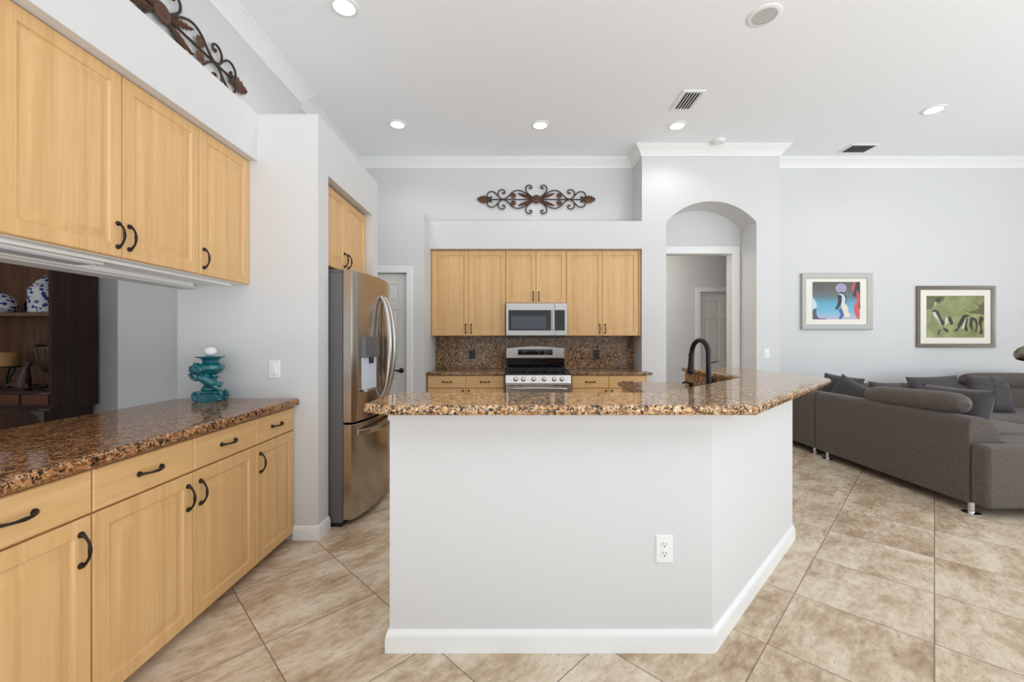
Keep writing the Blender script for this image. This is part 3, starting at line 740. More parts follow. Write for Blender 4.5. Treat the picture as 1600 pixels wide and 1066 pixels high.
# ------------------------------------------------------------------ scroll wall art
def scroll_art(name, label):
    t = thing(name, (0, 0, 0), label, 'wall art', 'scrolled iron wall ornaments')
    K = 240.0 / 1600.0 * 5.66 / 660.0      # metres per traced unit
    def P(x, y, d=0.02): return V((x - 787) * K, -d, (290 - y) * K)
    def smooth(ps, n=6):
        out = []
        for i in range(len(ps) - 1):
            p0, p1, p2, p3 = ps[max(i - 1, 0)], ps[i], ps[i + 1], ps[min(i + 2, len(ps) - 1)]
            for k_ in range(n):
                u = k_ / n
                out.append(tuple(0.5 * (2 * b1 + (c1 - a1) * u + (2 * a1 - 5 * b1 + 4 * c1 - d1) * u * u + (-a1 + 3 * b1 - 3 * c1 + d1) * u ** 3) for a1, b1, c1, d1 in zip(p0, p1, p2, p3)))
        out.append(ps[-1]); return out
    curves = [
        [(815, 278), (862, 240), (892, 205), (896, 170), (878, 146), (855, 142), (836, 155), (838, 174), (852, 176), (856, 165)],
        [(815, 285), (870, 245), (930, 208), (985, 196), (1035, 215), (1075, 255), (1115, 283), (1150, 284), (1178, 262), (1185, 222), (1168, 195), (1140, 188), (1117, 202), (1116, 224), (1131, 229), (1136, 217)],
        [(1120, 292), (1160, 278), (1195, 243), (1228, 215), (1262, 209), (1292, 226), (1302, 262), (1290, 280), (1268, 282), (1256, 270), (1262, 260)],
    ]
    for sx in (1, -1):
        for sy in (1, -1):
            for cv in curves:
                q = [(787 + sx * (x - 787), 290 + sy * (y - 290)) for x, y in cv]
                ps = smooth(q, 5)
                n = len(ps)
                MB().tube([P(x, y, 0.022) for x, y in ps], [0.0082 if i < n - 6 else 0.011 for i in range(n)], 8).build('scroll', M['iron'], t)
    MB().tube([P(345 - 40, 290), P(1270, 290)], 0.0085, 8).build('rail', M['iron'], t)
    m = MB(); n = 28
    m.lathe([(0.058, 0), (0.06, 0.006), (0.052, 0.014), (0.04, 0.012), (0.03, 0.016), (0.012, 0.022), (0.002, 0.024)], P(787, 290, 0.022), (0, -1, 0), 28)
    m.build('medallion', M['rust'], t)
    def leaf(base, tip, width, teeth, name):
        bx, by = base; tx, ty = tip; dx, dy = tx - bx, ty - by; L = math.hypot(dx, dy); ux, uy = dx / L, dy / L; nx, ny = -uy, ux
        left, right = [], []
        for i in range(teeth * 2 + 1):
            f = i / (teeth * 2); w = width * (math.sin(math.pi * min(1, f * 0.82 + 0.12)) ** 0.8) * (1.0 if i % 2 else 0.62)
            if i == teeth * 2: w = 0
            left.append((bx + ux * L * f + nx * w, by + uy * L * f + ny * w)); right.append((bx + ux * L * f - nx * w, by + uy * L * f - ny * w))
        mb = MB(); bm_ = bmesh.new()
        for i in range(teeth * 2):
            fr_ = []
            mid0 = ((left[i][0] + right[i][0]) / 2, (left[i][1] + right[i][1]) / 2); mid1 = ((left[i + 1][0] + right[i + 1][0]) / 2, (left[i + 1][1] + right[i + 1][1]) / 2)
            for (a, b_) in ((left, 0), (right, 1)):
                q = [P(*a[i], 0.018), P(*a[i + 1], 0.018), P(*mid1, 0.03), P(*mid0, 0.03)]
                q2 = [p + V(0, 0.004, 0) for p in q]
                vs = [bm_.verts.new(p) for p in q]; ws = [bm_.verts.new(p) for p in q2]
                for ff in (vs, ws[::-1]):
                    try: bm_.faces.new(ff)
                    except ValueError: pass
                for j in range(4):
                    try: bm_.faces.new((vs[j], ws[j], ws[(j + 1) % 4], vs[(j + 1) % 4]))
                    except ValueError: pass
        bmesh.ops.remove_doubles(bm_, verts=bm_.verts, dist=0.0004)
        bmesh.ops.recalc_face_normals(bm_, faces=bm_.faces)
        mb.absorb(bm_)
        return mb.build(name, M['rust'], t)
    for sx in (1, -1):
        X = lambda x: 787 + sx * (x - 787)
        leaf((X(1262), 290), (X(1404), 288), 48, 5, 'leaf_finial')
        for sy in (1, -1):
            Y = lambda y: 290 + sy * (y - 290)
            leaf((X(822), Y(282)), (X(978), Y(226)), 19, 6, 'feather_leaf')
            m = MB()
            m.lathe([(0.034, 0), (0.036, 0.004), (0.02, 0.009), (0.008, 0.014)], P(X(1026), Y(252), 0.02), (0, -1, 0), 24, fn=lambda a, i: 1 + 0.13 * math.cos(8 * a))
            m.build('flower', M['rust'], t)
    return t
art = scroll_art('wall_scroll', 'scrolled brown iron ornament with rosette above the back cabinets')
art.location = (0.327, 5.694, 3.205)
# the iron reaches back to the wall through small pegs
art2 = dup(art, (XL + 0.006, 2.46, 3.225), R(90), 'scrolled brown iron ornament high on left wall, cut off by frame top')

# ------------------------------------------------------------------ ceiling fittings
def downlight(x, y, label, first=None):
    t = thing('recessed_light', (x, y, CEIL - 0.012), label, 'ceiling light', 'recessed ceiling lights')
    MB().lathe([(0.075, 0.0), (0.088, -0.001), (0.1, 0.005), (0.102, 0.012), (0.075, 0.012), (0.072, 0.008)], (x, y, CEIL - 0.012), (0, 0, 1), 32, cap=False).build('trim_ring', M['trim'], t)
    MB().lathe([(0.0745, 0.0), (0.0745, 0.004)], (x, y, CEIL - 0.010), (0, 0, 1), 32).build('lens', M['lens'], t)
    l = bpy.data.lights.new('lamp_glow', 'SPOT'); l.energy = DOWNLIGHT_W; l.spot_size = R(150); l.spot_blend = 0.6; l.shadow_soft_size = 0.07; l.color = (1, 0.985, 0.965)
    o = bpy.data.objects.new('lamp_glow', l); COL.objects.link(o); o.parent = t; o.location = (0, 0, -0.02)
def at_ceiling(px, py):
    y = (CEIL - CAM_H) * 660 / (531 - py); return (px - 800) / 660 * y, y
for px, py, lb in ((538, 10, 'lit recessed ceiling light nearest the camera, at the top frame edge'), (621, 194, 'lit recessed ceiling light above the refrigerator side of the kitchen'), (844, 195, 'lit recessed ceiling light above the gas range'), (1058, 196, 'lit recessed ceiling light just below the dark-slatted ceiling vent'), (1459, 171, 'lit recessed ceiling light over the grey sofa')):
    downlight(*at_ceiling(px, py), lb)
x, y = at_ceiling(1194, 24)
t = thing('ceiling_speaker', (x, y, CEIL - 0.01), 'unlit round grey speaker grille in the ceiling, near the top edge', 'speaker')
MB().lathe([(0.085, 0.0), (0.1, -0.001), (0.115, 0.004), (0.116, 0.01), (0.085, 0.01)], (x, y, CEIL - 0.01), (0, 0, 1), 36, cap=False).build('trim_ring', M['trim'], t)
MB().lathe([(0.085, 0.002), (0.086, 0.008)], (x, y, CEIL - 0.01), (0, 0, 1), 36).build('grille', M['grille'], t)
def vent(px, py, w, l, n, label):
    x, y = at_ceiling(px, py)
    t = thing('ceiling_vent', (x, y, CEIL - 0.015), label, 'vent')
    m = MB()
    F = None
    for a, b_, c, d in ((x - w / 2, x + w / 2, y - l / 2, y - l / 2 + 0.03), (x - w / 2, x + w / 2, y + l / 2 - 0.03, y + l / 2), (x - w / 2, x - w / 2 + 0.03, y - l / 2 + 0.03, y + l / 2 - 0.03), (x + w / 2 - 0.03, x + w / 2, y - l / 2 + 0.03, y + l / 2 - 0.03)):
        m.box(a, b_, c, d, CEIL - 0.012, CEIL, 0.003)
    m.build('frame', M['trim'], t)
    MB().box(x - w / 2 + 0.025, x + w / 2 - 0.025, y - l / 2 + 0.025, y + l / 2 - 0.025, CEIL - 0.003, CEIL - 0.001).build('duct_opening', M['duct'], t)
    for i in range(n):
        xx = x - w / 2 + 0.04 + (w - 0.08) * i / (n - 1)
        MB().prism([V(xx - 0.011, y - l / 2 + 0.03, CEIL - 0.014), V(xx - 0.008, y - l / 2 + 0.03, CEIL - 0.014), V(xx + 0.009, y - l / 2 + 0.03, CEIL - 0.003), V(xx + 0.006, y - l / 2 + 0.03, CEIL - 0.003)], (0, l - 0.06, 0)).build('slat', M['trim'], t)
vent(1074, 157, 0.23, 0.36, 6, 'white ceiling vent with dark slots between lights and speaker')
vent(1341, 232, 0.36, 0.26, 8, 'small white ceiling vent near the right back wall')
x, y = at_ceiling(1123, 219)
t = thing('smoke_detector', (x, y, CEIL - 0.04), 'round white smoke detector on the ceiling in front of the archway', 'smoke detector')
MB().lathe([(0.05, 0.0), (0.062, 0.006), (0.066, 0.022)], (x, y, CEIL - 0.04), (0, 0, 1), 28).build('cover', M['white_plastic'], t)
MB().lathe([(0.072, 0.022), (0.074, 0.04)], (x, y, CEIL - 0.04), (0, 0, 1), 28).build('mounting_base', M['trim'], t)

# under-cabinet fittings over the left counter
t = thing('under_cabinet_light', (-1.9, 1.65, 1.66), 'slim white light strip fixed under the left wall cabinets', 'light fixture')
MB().box(-1.98, -1.86, 1.43, 1.93, 1.660, 1.682, 0.008, 3).build('housing', M['white_plastic'], t)
MB().box(-1.965, -1.875, 1.46, 1.90, 1.656, 1.661, 0.002).build('diffuser', M['dispenser'], t)
struct(MB().box(-2.069, -2.035, 1.43, 2.70, 1.66, 1.683, 0.003).box(-1.85, -1.82, 1.44, 2.74, 1.668, 1.6825, 0.002), 'trim_7', M['trim'])

# ------------------------------------------------------------------ teal candle holder
cx_, cy_, cz_ = -1.895, 2.655, 0.9355
ch = thing('candle_holder', (cx_, cy_, cz_), 'teal glazed cherub candle holder on the left counter end', 'candle holder')
m = MB()
ex, ey = V(0.97, 0.24, 0), V(-0.24, 0.97, 0)
def rb(cx, cy, cz, hx, hy, hz_, bev):
    t_ = bmesh.new(); bmesh.ops.create_cube(t_, size=1)
    bmesh.ops.transform(t_, matrix=Matrix.Diagonal((2 * hx, 2 * hy, 2 * hz_, 1)), verts=t_.verts)
    bmesh.ops.bevel(t_, geom=list(t_.edges), offset=bev, segments=3, profile=0.5, affect='EDGES')
    m.absorb(t_, Matrix.Translation((cx, cy, cz)) @ Matrix.Rotation(R(14), 4, 'Z'))
rb(cx_, cy_, cz_ + 0.018, 0.064, 0.05, 0.022, 0.006); rb(cx_, cy_, cz_ + 0.043, 0.07, 0.044, 0.008, 0.006); rb(cx_, cy_, cz_ + 0.058, 0.068, 0.052, 0.008, 0.006)
for sx in (-1, 1):
    for sy in (-1, 1):
        c = V(cx_, cy_, cz_) + ex * (0.056 * sx) + ey * (0.046 * sy)
        ps = [c + ex * sx * (0.004 + 0.019 * math.cos(a) * (1 - a / 14)) + ZV * (0.04 + 0.022 * math.sin(a) * (1 - a / 14)) for a in [(-1.4 + i * 0.45) for i in range(18)]]
        m.tube(ps, 0.0085, 8)
        m.ball(c + ex * sx * 0.008 + ZV * 0.014, 0.016, (1, 1, 0.8), 12, 8)
m.ball(V(cx_, cy_, cz_ + 0.075), 0.055, (1, 0.75, 0.5)); m.ball(V(cx_, cy_, cz_ + 0.1) - ex * 0.012, 0.03, (0.9, 0.8, 1.1)); m.ball(V(cx_, cy_, cz_ + 0.14) + ex * 0.016, 0.022, (0.9, 0.9, 2.0))
m.build('pedestal', M['teal'], ch)
m = MB()
def L3(a, z, f=0.0): return V(cx_, cy_, cz_) + ex * a + ZV * z - ey * f
# child figure leaning left beneath the bowl
m.tube([L3(0.03, 0.105, 0.03), L3(0.012, 0.118, 0.034), L3(-0.008, 0.133, 0.036), L3(-0.03, 0.15, 0.036), L3(-0.045, 0.165, 0.034)], [0.022, 0.027, 0.028, 0.029, 0.02], 14)
m.tube([L3(0.03, 0.108, 0.03), L3(0.045, 0.09, 0.05), L3(0.06, 0.077, 0.045), L3(0.072, 0.074, 0.045)], [0.023, 0.019, 0.014, 0.01], 12)
m.tube([L3(0.022, 0.108, 0.03), L3(0.05, 0.108, 0.03), L3(0.066, 0.102, 0.025), L3(0.07, 0.118, 0.02)], [0.02, 0.017, 0.013, 0.01], 12)
m.tube([L3(-0.04, 0.158, 0.04), L3(-0.062, 0.14, 0.045), L3(-0.08, 0.15, 0.045), L3(-0.095, 0.172, 0.04), L3(-0.078, 0.178, 0.04)], [0.016, 0.014, 0.012, 0.011, 0.01], 12)
m.tube([L3(-0.03, 0.16, 0.03), L3(-0.008, 0.168, 0.04), L3(0.012, 0.158, 0.04)], [0.012, 0.01, 0.008], 12)
m.build('cherub', M['teal'], ch)
m = MB(); m.ball(L3(-0.052, 0.2, 0.05), 0.036, (1.05, 1, 1.0))
for i in range(26):
    a, b_ = random.uniform(0, 6.28), random.uniform(-0.2, 1.4)
    m.ball(L3(-0.052, 0.2, 0.05) + V(math.cos(a) * math.cos(b_), math.sin(a) * math.cos(b_), math.sin(b_)) * 0.033, 0.012, (1, 1, 1), 8, 6)
m.build('curly_head', M['teal'], ch)
urn = [(0.014, 0.138), (0.04, 0.142), (0.052, 0.15), (0.028, 0.158), (0.034, 0.164), (0.06, 0.18), (0.074, 0.203), (0.07, 0.224), (0.05, 0.236), (0.042, 0.242), (0.044, 0.256), (0.06, 0.268), (0.078, 0.274), (0.08, 0.28), (0.062, 0.281), (0.03, 0.278)]
MB().lathe(urn, V(cx_, cy_, cz_) + ex * -0.004 + ey * 0.012, (0, 0, 1), 72, fn=lambda a, i: 1 + (0.045 * abs(math.sin(6 * a)) if 4 < i < 12 else 0)).build('urn', M['teal'], ch)
tag(MB().ball(V(cx_, cy_, cz_ + 0.279 + 0.03) + ex * -0.006 + ey * 0.012, 0.036, (1, 1, 0.85), 28, 18).build('ball_candle', M['wax']), 'white ball candle on top of the teal holder', 'candle')

# ------------------------------------------------------------------ hutch in the dining room
hx1, hy0, hy1 = -4.14, 3.80, 4.22; hx0 = hx1 - 1.1
hu = thing('hutch', ((hx0 + hx1) / 2, 4.0, 0), 'tall dark mahogany hutch seen through the pass-through', 'hutch')
MB().box(hx1 - 0.03, hx1, hy0, hy1, 0.86, 2.3).build('side_panel', M['walnut'], hu)
MB().box(hx0, hx0 + 0.03, hy0, hy1, 0.86, 2.3).build('side_panel', M['walnut'], hu)
MB().box(hx0 + 0.03, hx1 - 0.03, hy1 - 0.02, hy1, 0.86, 2.3).build('back_panel', M['walnut_back'], hu)
MB().box(hx0 - 0.03, hx1 + 0.03, hy0 - 0.03, hy1, 2.3, 2.38, 0.01).build('cornice', M['walnut'], hu)
MB().box(hx0 + 0.03, hx1 - 0.03, hy0 + 0.005, hy1 - 0.02, 1.535, 1.565).build('shelf', M['walnut_back'], hu)
MB().box(hx0, hx1 + 0.0, hy0 - 0.01, hy1, 0.835, 0.86, 0.003).build('desk_board', M['walnut'], hu)
MB().box(hx0, hx1, hy0 + 0.01, hy1, 0.70, 0.835).build('drawer_case', M['walnut'], hu)
for i in range(4):
    x1 = hx1 - 0.035 - i * 0.262
    MB().box(x1 - 0.232, x1, hy0 - 0.002, hy0 + 0.012, 0.735, 0.825, 0.004).build('small_drawer', M['walnut_drawer'], hu)
MB().box(hx0 - 0.01, hx1 + 0.01, hy0 - 0.02, hy1, 0.68, 0.70, 0.003).build('ledge', M['walnut'], hu)
MB().box(hx0, hx1 - 0.05, hy0, hy1, 0.06, 0.68).build('lower_cabinet', M['walnut'], hu)
for x in (hx0 + 0.25, hx1 - 0.32):
    MB().tube([V(x - 0.05, hy0 - 0.005, 0.52), V(x - 0.04, hy0 - 0.03, 0.50), V(x, hy0 - 0.035, 0.485), V(x + 0.04, hy0 - 0.03, 0.50), V(x + 0.05, hy0 - 0.005, 0.52)], 0.007, 8).build('drawer_pull', M['pewter'], hu)
for zz in (0.836, 0.69):
    MB().box(hx1 - 0.09, hx1 + 0.002, hy0 - 0.024, hy0 - 0.008, zz - 0.008, zz + 0.012, 0.002).build('corner_fitting', M['pewter'], hu)
MB().prism([V(hx1 - 0.2, hy0 - 0.008, 0.675), V(hx1 - 0.06, hy0 - 0.008, 0.675), V(hx1 - 0.06, hy0 - 0.008, 0.55), V(hx1 - 0.1, hy0 - 0.008, 0.6), V(hx1 - 0.13, hy0 - 0.008, 0.64)], (0, 0.01, 0)).build('bracket', M['pewter'], hu)
MB().box(hx0 + 0.02, hx1 - 0.07, hy0 + 0.02, hy1, 0, 0.06).build('plinth', M['walnut'], hu)
# contents of the hutch
sx_, sy_ = -4.205, 3.95
gj = thing('ginger_jar', (-4.23, 3.93, 1.565), 'blue and white porcelain lidded jar on the upper hutch shelf', 'jar')
MB().lathe([(0.1, 0), (0.112, 0.01), (0.112, 0.225), (0.104, 0.238), (0.08, 0.243)], (-4.345, 3.93, 1.565), (0, 0, 1), 32).build('jar_body', M['porcelain'], gj)
MB().lathe([(0.086, 0.243), (0.09, 0.262), (0.07, 0.27), (0.06, 0.295), (0.035, 0.325), (0.012, 0.335), (0.016, 0.348), (0.004, 0.356)], (-4.345, 3.93, 1.565), (0, 0, 1), 28).build('lid', M['porcelain'], gj)
tag(MB().lathe([(0.05, 0), (0.09, 0.04), (0.1, 0.09), (0.08, 0.14), (0.04, 0.17), (0.03, 0.18)], (-4.735, 3.93, 1.565), (0, 0, 1), 28).build('round_vase', M['porcelain']), 'round blue patterned vase cut by left frame edge on hutch shelf', 'vase')
tag(MB().lathe([(0.05, 0), (0.07, 0.05), (0.07, 0.1), (0.045, 0.15), (0.03, 0.16)], (-4.62, 4.09, 1.565), (0, 0, 1), 24).build('round_vase', M['navy']), 'dark navy vase in shadow beside the blue and white jar', 'vase')
cj = thing('crystal_jar', (-4.235, 3.92, 0.86), 'clear cut crystal lidded jar on a foot inside the hutch', 'jar')
flute = lambda a, i: 1 + 0.05 * math.cos(12 * a)
MB().lathe([(0.09, 0), (0.084, 0.012), (0.036, 0.03), (0.022, 0.06), (0.036, 0.12), (0.09, 0.18), (0.122, 0.26), (0.138, 0.38), (0.128, 0.38), (0.11, 0.26), (0.075, 0.19), (0.01, 0.15)], (-4.35, 4.03, 0.86), (0, 0, 1), 60, fn=flute).build('bowl', M['crystal'], cj)
MB().lathe([(0.144, 0.382), (0.144, 0.394), (0.1, 0.43), (0.036, 0.465), (0.022, 0.485), (0.036, 0.5), (0.05, 0.52), (0.036, 0.545), (0.004, 0.555)], (-4.35, 4.03, 0.86), (0, 0, 1), 40).build('lid', M['crystal'], cj)
tag(MB().lathe([(0.03, 0), (0.05, 0.008), (0.075, 0.035), (0.08, 0.05), (0.06, 0.035), (0.01, 0.02)], (-4.30, 3.868, 0.8605), (0, 0, 1), 40, fn=lambda a, i: 1 + 0.1 * math.cos(9 * a)).build('crystal_dish', M['crystal']), 'small cut crystal dish in front of the crystal jar', 'dish')
rbx = thing('round_box', (-4.75, 3.95, 1.075), 'round pale wooden box on a dark stand at the left frame edge', 'box')
MB().lathe([(0.1, 0), (0.1, 0.065)], (-4.75, 3.95, 1.075), (0, 0, 1), 32).build('box_body', M['crate_wood'], rbx)
MB().lathe([(0.104, 0.065), (0.104, 0.125), (0.098, 0.13)], (-4.75, 3.95, 1.075), (0, 0, 1), 32).build('lid', M['crate_wood'], rbx)
st = thing('scroll_stand', (-4.75, 3.95, 0.86), 'dark wrought iron scroll stand under the round wooden box', 'stand')
MB().lathe([(0.11, 0.2), (0.11, 0.214)], (-4.75, 3.95, 0.86), (0, 0, 1), 28).build('stand_top', M['black_iron'], st)
for a in (0, 2.1, 4.2):
    ps = [V(-4.75 + math.cos(a) * r_, 3.95 + math.sin(a) * r_, 0.866 + z_) for r_, z_ in ((0.1, 0.2), (0.09, 0.15), (0.05, 0.1), (0.06, 0.05), (0.1, 0.02), (0.12, 0.0), (0.135, 0.01))]
    MB().tube(ps, 0.007, 8).build('leg', M['black_iron'], st)
m = MB()
m.tube([V(-4.44, 3.94, 0.875), V(-4.44, 3.94, 0.93), V(-4.43, 3.94, 0.99), V(-4.41, 3.935, 1.05), V(-4.385, 3.93, 1.085)], [0.05, 0.055, 0.045, 0.028, 0.018], 16)
m.ball(V(-4.372, 3.925, 1.1), 0.026); m.tube([V(-4.46, 3.92, 0.9), V(-4.51, 3.91, 0.91), V(-4.55, 3.9, 0.885)], [0.03, 0.024, 0.015], 12); m.tube([V(-4.40, 3.92, 0.93), V(-4.365, 3.90, 0.90), V(-4.345, 3.9, 0.875)], [0.026, 0.02, 0.014], 12)
m.box(-4.52, -4.36, 3.88, 4.0, 0.86, 0.875, 0.004)
bmesh.ops.translate(m.bm, verts=m.bm.verts, vec=(-0.085, -0.03, 0))
tag(m.build('figurine', M['brown_resin']), 'brown carved figurine left of the crystal jar', 'figurine')

# ------------------------------------------------------------------ pictures
def frame_pic(name, F, w, h, label, fmat, fw, mw_, pm):
    O, U, W = F
    t = thing(name, O, label, 'picture')
    MB().rings(F, (-w / 2, w / 2, -h / 2, h / 2), [(0, 0.0), (0, 0.03), (0.006, 0.036), (fw * 0.4, 0.032), (fw * 0.55, 0.026), (fw * 0.9, 0.022), (fw, 0.016), (fw, 0.008)], False).build('frame', fmat, t)
    MB().rings(F, (-w / 2 + fw, w / 2 - fw, -h / 2 + fw, h / 2 - fw), [(0, 0.004), (0, 0.010), (mw_, 0.010), (mw_ + 0.003, 0.008)]).build('mat_board', M['matboard'], t)
    return t, w - 2 * (fw + mw_), h - 2 * (fw + mw_)
def art_print(t, F, pw, ph, bgmat, shapes, dy=0.0):
    O, U, W = F; m = MB()
    def Q(u, v, k_): return O + U * ((u - 0.5) * pw) + ZV * ((0.5 - v) * ph + dy) + W * (0.0095 + 0.0002 * k_)
    m.use(bgmat); m.prism([Q(0, 1, 0), Q(1, 1, 0), Q(1, 0, 0), Q(0, 0, 0)], W * 0.0006)
    for k_, (mt, poly) in enumerate(shapes):
        m.use(mt); m.prism([Q(min(1, max(0, u)), min(1, max(0, v)), 3 + k_ * 0.3) for u, v in poly], W * 0.0002)
    return m.build('print', None, t, smooth=False)
def grad_mat(name, stops, z0, z1):
    mt, nt, b = new_mat(name); k = NT(nt)
    tc = k.n('ShaderNodeTexCoord'); sp = k.n('ShaderNodeSeparateXYZ'); k.l(tc.outputs['Object'], sp.inputs[0])
    mr = k.n('ShaderNodeMapRange'); k.l(sp.outputs[2], mr.inputs[0]); mr.inputs[1].default_value = z0; mr.inputs[2].default_value = z1
    k.l(k.ramp(mr.outputs[0], stops), b.inputs['Base Color']); b.inputs['Roughness'].default_value = 0.35
    return mt
F1 = (V(4.368, YB - 0.001, 1.835), UX, NY)
t, pw, ph = frame_pic('framed_picture', F1, 0.955, 0.755, 'silver framed picture of stylised figures on blue above the sofa', M['frame_silver'], 0.068, 0.075, None)
pw, ph = 0.64, 0.505
ink = {n: pmat('ink_' + n, c, 0.4) for n, c in dict(black=(24, 22, 24), white=(222, 226, 226), cream=(232, 214, 196), navy=(36, 96, 150), red=(214, 72, 76), lilac=(160, 156, 184), plum=(78, 72, 96), pale=(190, 214, 222), dark=(48, 40, 42), olive=(150, 154, 104), moss=(98, 100, 62), char=(52, 52, 42), sand=(186, 188, 140), bone=(206, 206, 182)).items()}
bgm = grad_mat('ink_dusk', [(0.0, (188, 176, 200)), (0.2, (116, 178, 206)), (0.45, (82, 160, 190)), (0.62, (92, 112, 118)), (0.8, (92, 88, 84)), (1.0, (84, 80, 72))], -ph / 2, ph / 2)
def N8(pts): return [((x - 375) / 650.0, (y - 270) / 525.0) for x, y in pts]
circ = [(765 + 76 * math.cos(a * 0.3142), 358 + 68 * math.sin(a * 0.3142)) for a in range(20)]
art_print(t, F1, pw, ph, bgm, [
    (ink['lilac'], N8(circ)),
    (ink['black'], N8([(722, 440), (765, 405), (810, 430), (838, 480), (838, 560), (815, 575), (770, 560), (745, 620), (720, 655), (676, 655), (705, 610), (722, 540)])),
    (ink['pale'], N8([(722, 450), (750, 430), (800, 445), (825, 500), (822, 570), (800, 560), (775, 520), (775, 465), (745, 450)])),
    (ink['navy'], N8([(722, 660), (765, 640), (800, 690), (806, 730), (770, 792), (728, 792), (760, 725)])),
    (ink['cream'], N8([(775, 520), (815, 570), (858, 620), (862, 690), (900, 740), (870, 760), (820, 775), (800, 710), (768, 615)])),
    (ink['pale'], N8([(375, 480), (400, 515), (435, 580), (430, 630), (375, 660)])),
    (ink['plum'], N8([(375, 662), (430, 640), (425, 710), (450, 770), (480, 782), (570, 782), (560, 795), (375, 795)])),
    (ink['dark'], N8([(960, 280), (1025, 270), (1025, 650), (990, 640), (1000, 520), (960, 480), (920, 460), (950, 380)])),
    (ink['red'], N8([(925, 270), (960, 270), (955, 330), (925, 400), (903, 365), (925, 320)])),
    (ink['red'], N8([(985, 385), (1012, 440), (1015, 540), (1000, 620), (1018, 700), (1015, 790), (985, 790), (945, 690), (940, 620), (985, 520), (972, 440)])),
], 0.012)
F2 = (V(5.971, YB - 0.001, 1.63), UX, NY)
t, pw, ph = frame_pic('framed_picture', F2, 1.048, 0.825, 'pewter framed picture with olive green print above the sofa, nearer the right edge', M['frame_pewter'], 0.05, 0.095, None)
pw, ph = 0.78, 0.565
mo, nt, b = new_mat('ink_olive_wash'); k = NT(nt)
tc = k.n('ShaderNodeTexCoord'); nn = k.n('ShaderNodeTexNoise'); nn.inputs['Scale'].default_value = 5.5; nn.inputs['Detail'].default_value = 4; k.l(tc.outputs['Object'], nn.inputs[0])
k.l(k.ramp(nn.outputs[0], [(0.3, (120, 122, 78)), (0.55, (150, 152, 98)), (0.75, (174, 174, 124))]), b.inputs['Base Color']); b.inputs['Roughness'].default_value = 0.35
def N9(pts): return [((x - 212) / 634.0, (y - 236) / 458.0) for x, y in pts]
art_print(t, F2, pw, ph, mo, [
    (ink['moss'], N9([(215, 240), (420, 240), (400, 290), (360, 320), (300, 330), (270, 380), (215, 390)])),
    (ink['sand'], N9([(300, 300), (390, 260), (330, 310), (300, 360)])),
    (ink['char'], N9([(310, 270), (400, 245), (350, 300), (310, 310)])),
    (ink['moss'], N9([(590, 370), (680, 410), (790, 370), (730, 290), (790, 340), (845, 300), (845, 440), (690, 430)])),
    (ink['bone'], N9([(280, 420), (320, 400), (360, 480), (390, 560), (370, 560), (330, 490), (300, 470)])),
    (ink['char'], N9([(262, 405), (310, 385), (350, 410), (375, 480), (412, 520), (400, 570), (375, 555), (345, 480), (310, 415)])),
    (ink['char'], N9([(388, 575), (410, 585), (460, 615), (440, 640), (400, 610)])),
    (ink['char'], N9([(445, 470), (475, 460), (495, 500), (510, 545), (480, 558), (460, 520)])),
    (ink['bone'], N9([(420, 480), (445, 470), (450, 530), (415, 560)])),
    (ink['char'], N9([(610, 450), (640, 440), (690, 450), (640, 480), (610, 540), (580, 580), (540, 628), (505, 618), (550, 590), (560, 540)])),
    (ink['bone'], N9([(645, 475), (660, 480), (630, 590), (590, 600)])),
    (ink['char'], N9([(650, 480), (668, 480), (655, 560), (668, 620), (640, 628), (625, 590)])),
    (ink['char'], N9([(690, 480), (720, 470), (760, 490), (775, 540), (760, 640), (745, 630), (755, 560), (735, 500), (715, 520), (720, 630), (700, 600), (680, 560)])),
    (ink['char'], N9([(790, 470), (820, 460), (840, 490), (815, 530), (825, 650), (790, 655), (805, 590), (785, 540)])),
    (ink['char'], N9([(325, 660), (360, 600), (372, 605), (345, 662)])),
])

# ------------------------------------------------------------------ sofa
FBm = M['fabric']
def puff(w, h, d, c, rot, n=14, power=2.6):
    """stuffed cushion: w wide, h tall, d thick"""
    t_ = bmesh.new(); rows = {}
    for sgn in (1, -1):
        for i in range(n + 1):
            for j in range(n + 1):
                u, v = -1 + 2 * i / n, -1 + 2 * j / n
                th = d / 2 * ((1 - abs(u) ** power) * (1 - abs(v) ** power)) ** 0.45
                pin = 1 - 0.05 * (1 - abs(u) ** 2) * abs(v) ** 4; pin2 = 1 - 0.05 * (1 - abs(v) ** 2) * abs(u) ** 4
                rows[(sgn, i, j)] = t_.verts.new((u * w / 2 * pin2, sgn * th, v * h / 2 * pin))
        for i in range(n):
            for j in range(n): t_.faces.new([rows[(sgn, a, b_)] for a, b_ in ((i, j), (i + 1, j), (i + 1, j + 1), (i, j + 1))])
    bmesh.ops.remove_doubles(t_, verts=t_.verts, dist=0.0005)
    bmesh.ops.recalc_face_normals(t_, faces=t_.faces)
    from mathutils import Euler
    return MB().absorb(t_, Matrix.Translation(c) @ Euler(rot).to_matrix().to_4x4())
def foot(parent, x, y, h=0.09):
    MB().lathe([(0.055, 0), (0.055, 0.005), (0.02, 0.008), (0.02, h)], (x, y, 0), (0, 0, 1), 24).build('leg', M['chrome'], parent)
s1 = thing('sofa', (4.0, 4.0, 0), 'charcoal fabric sofa section with its back to the kitchen bar', 'sofa', None)
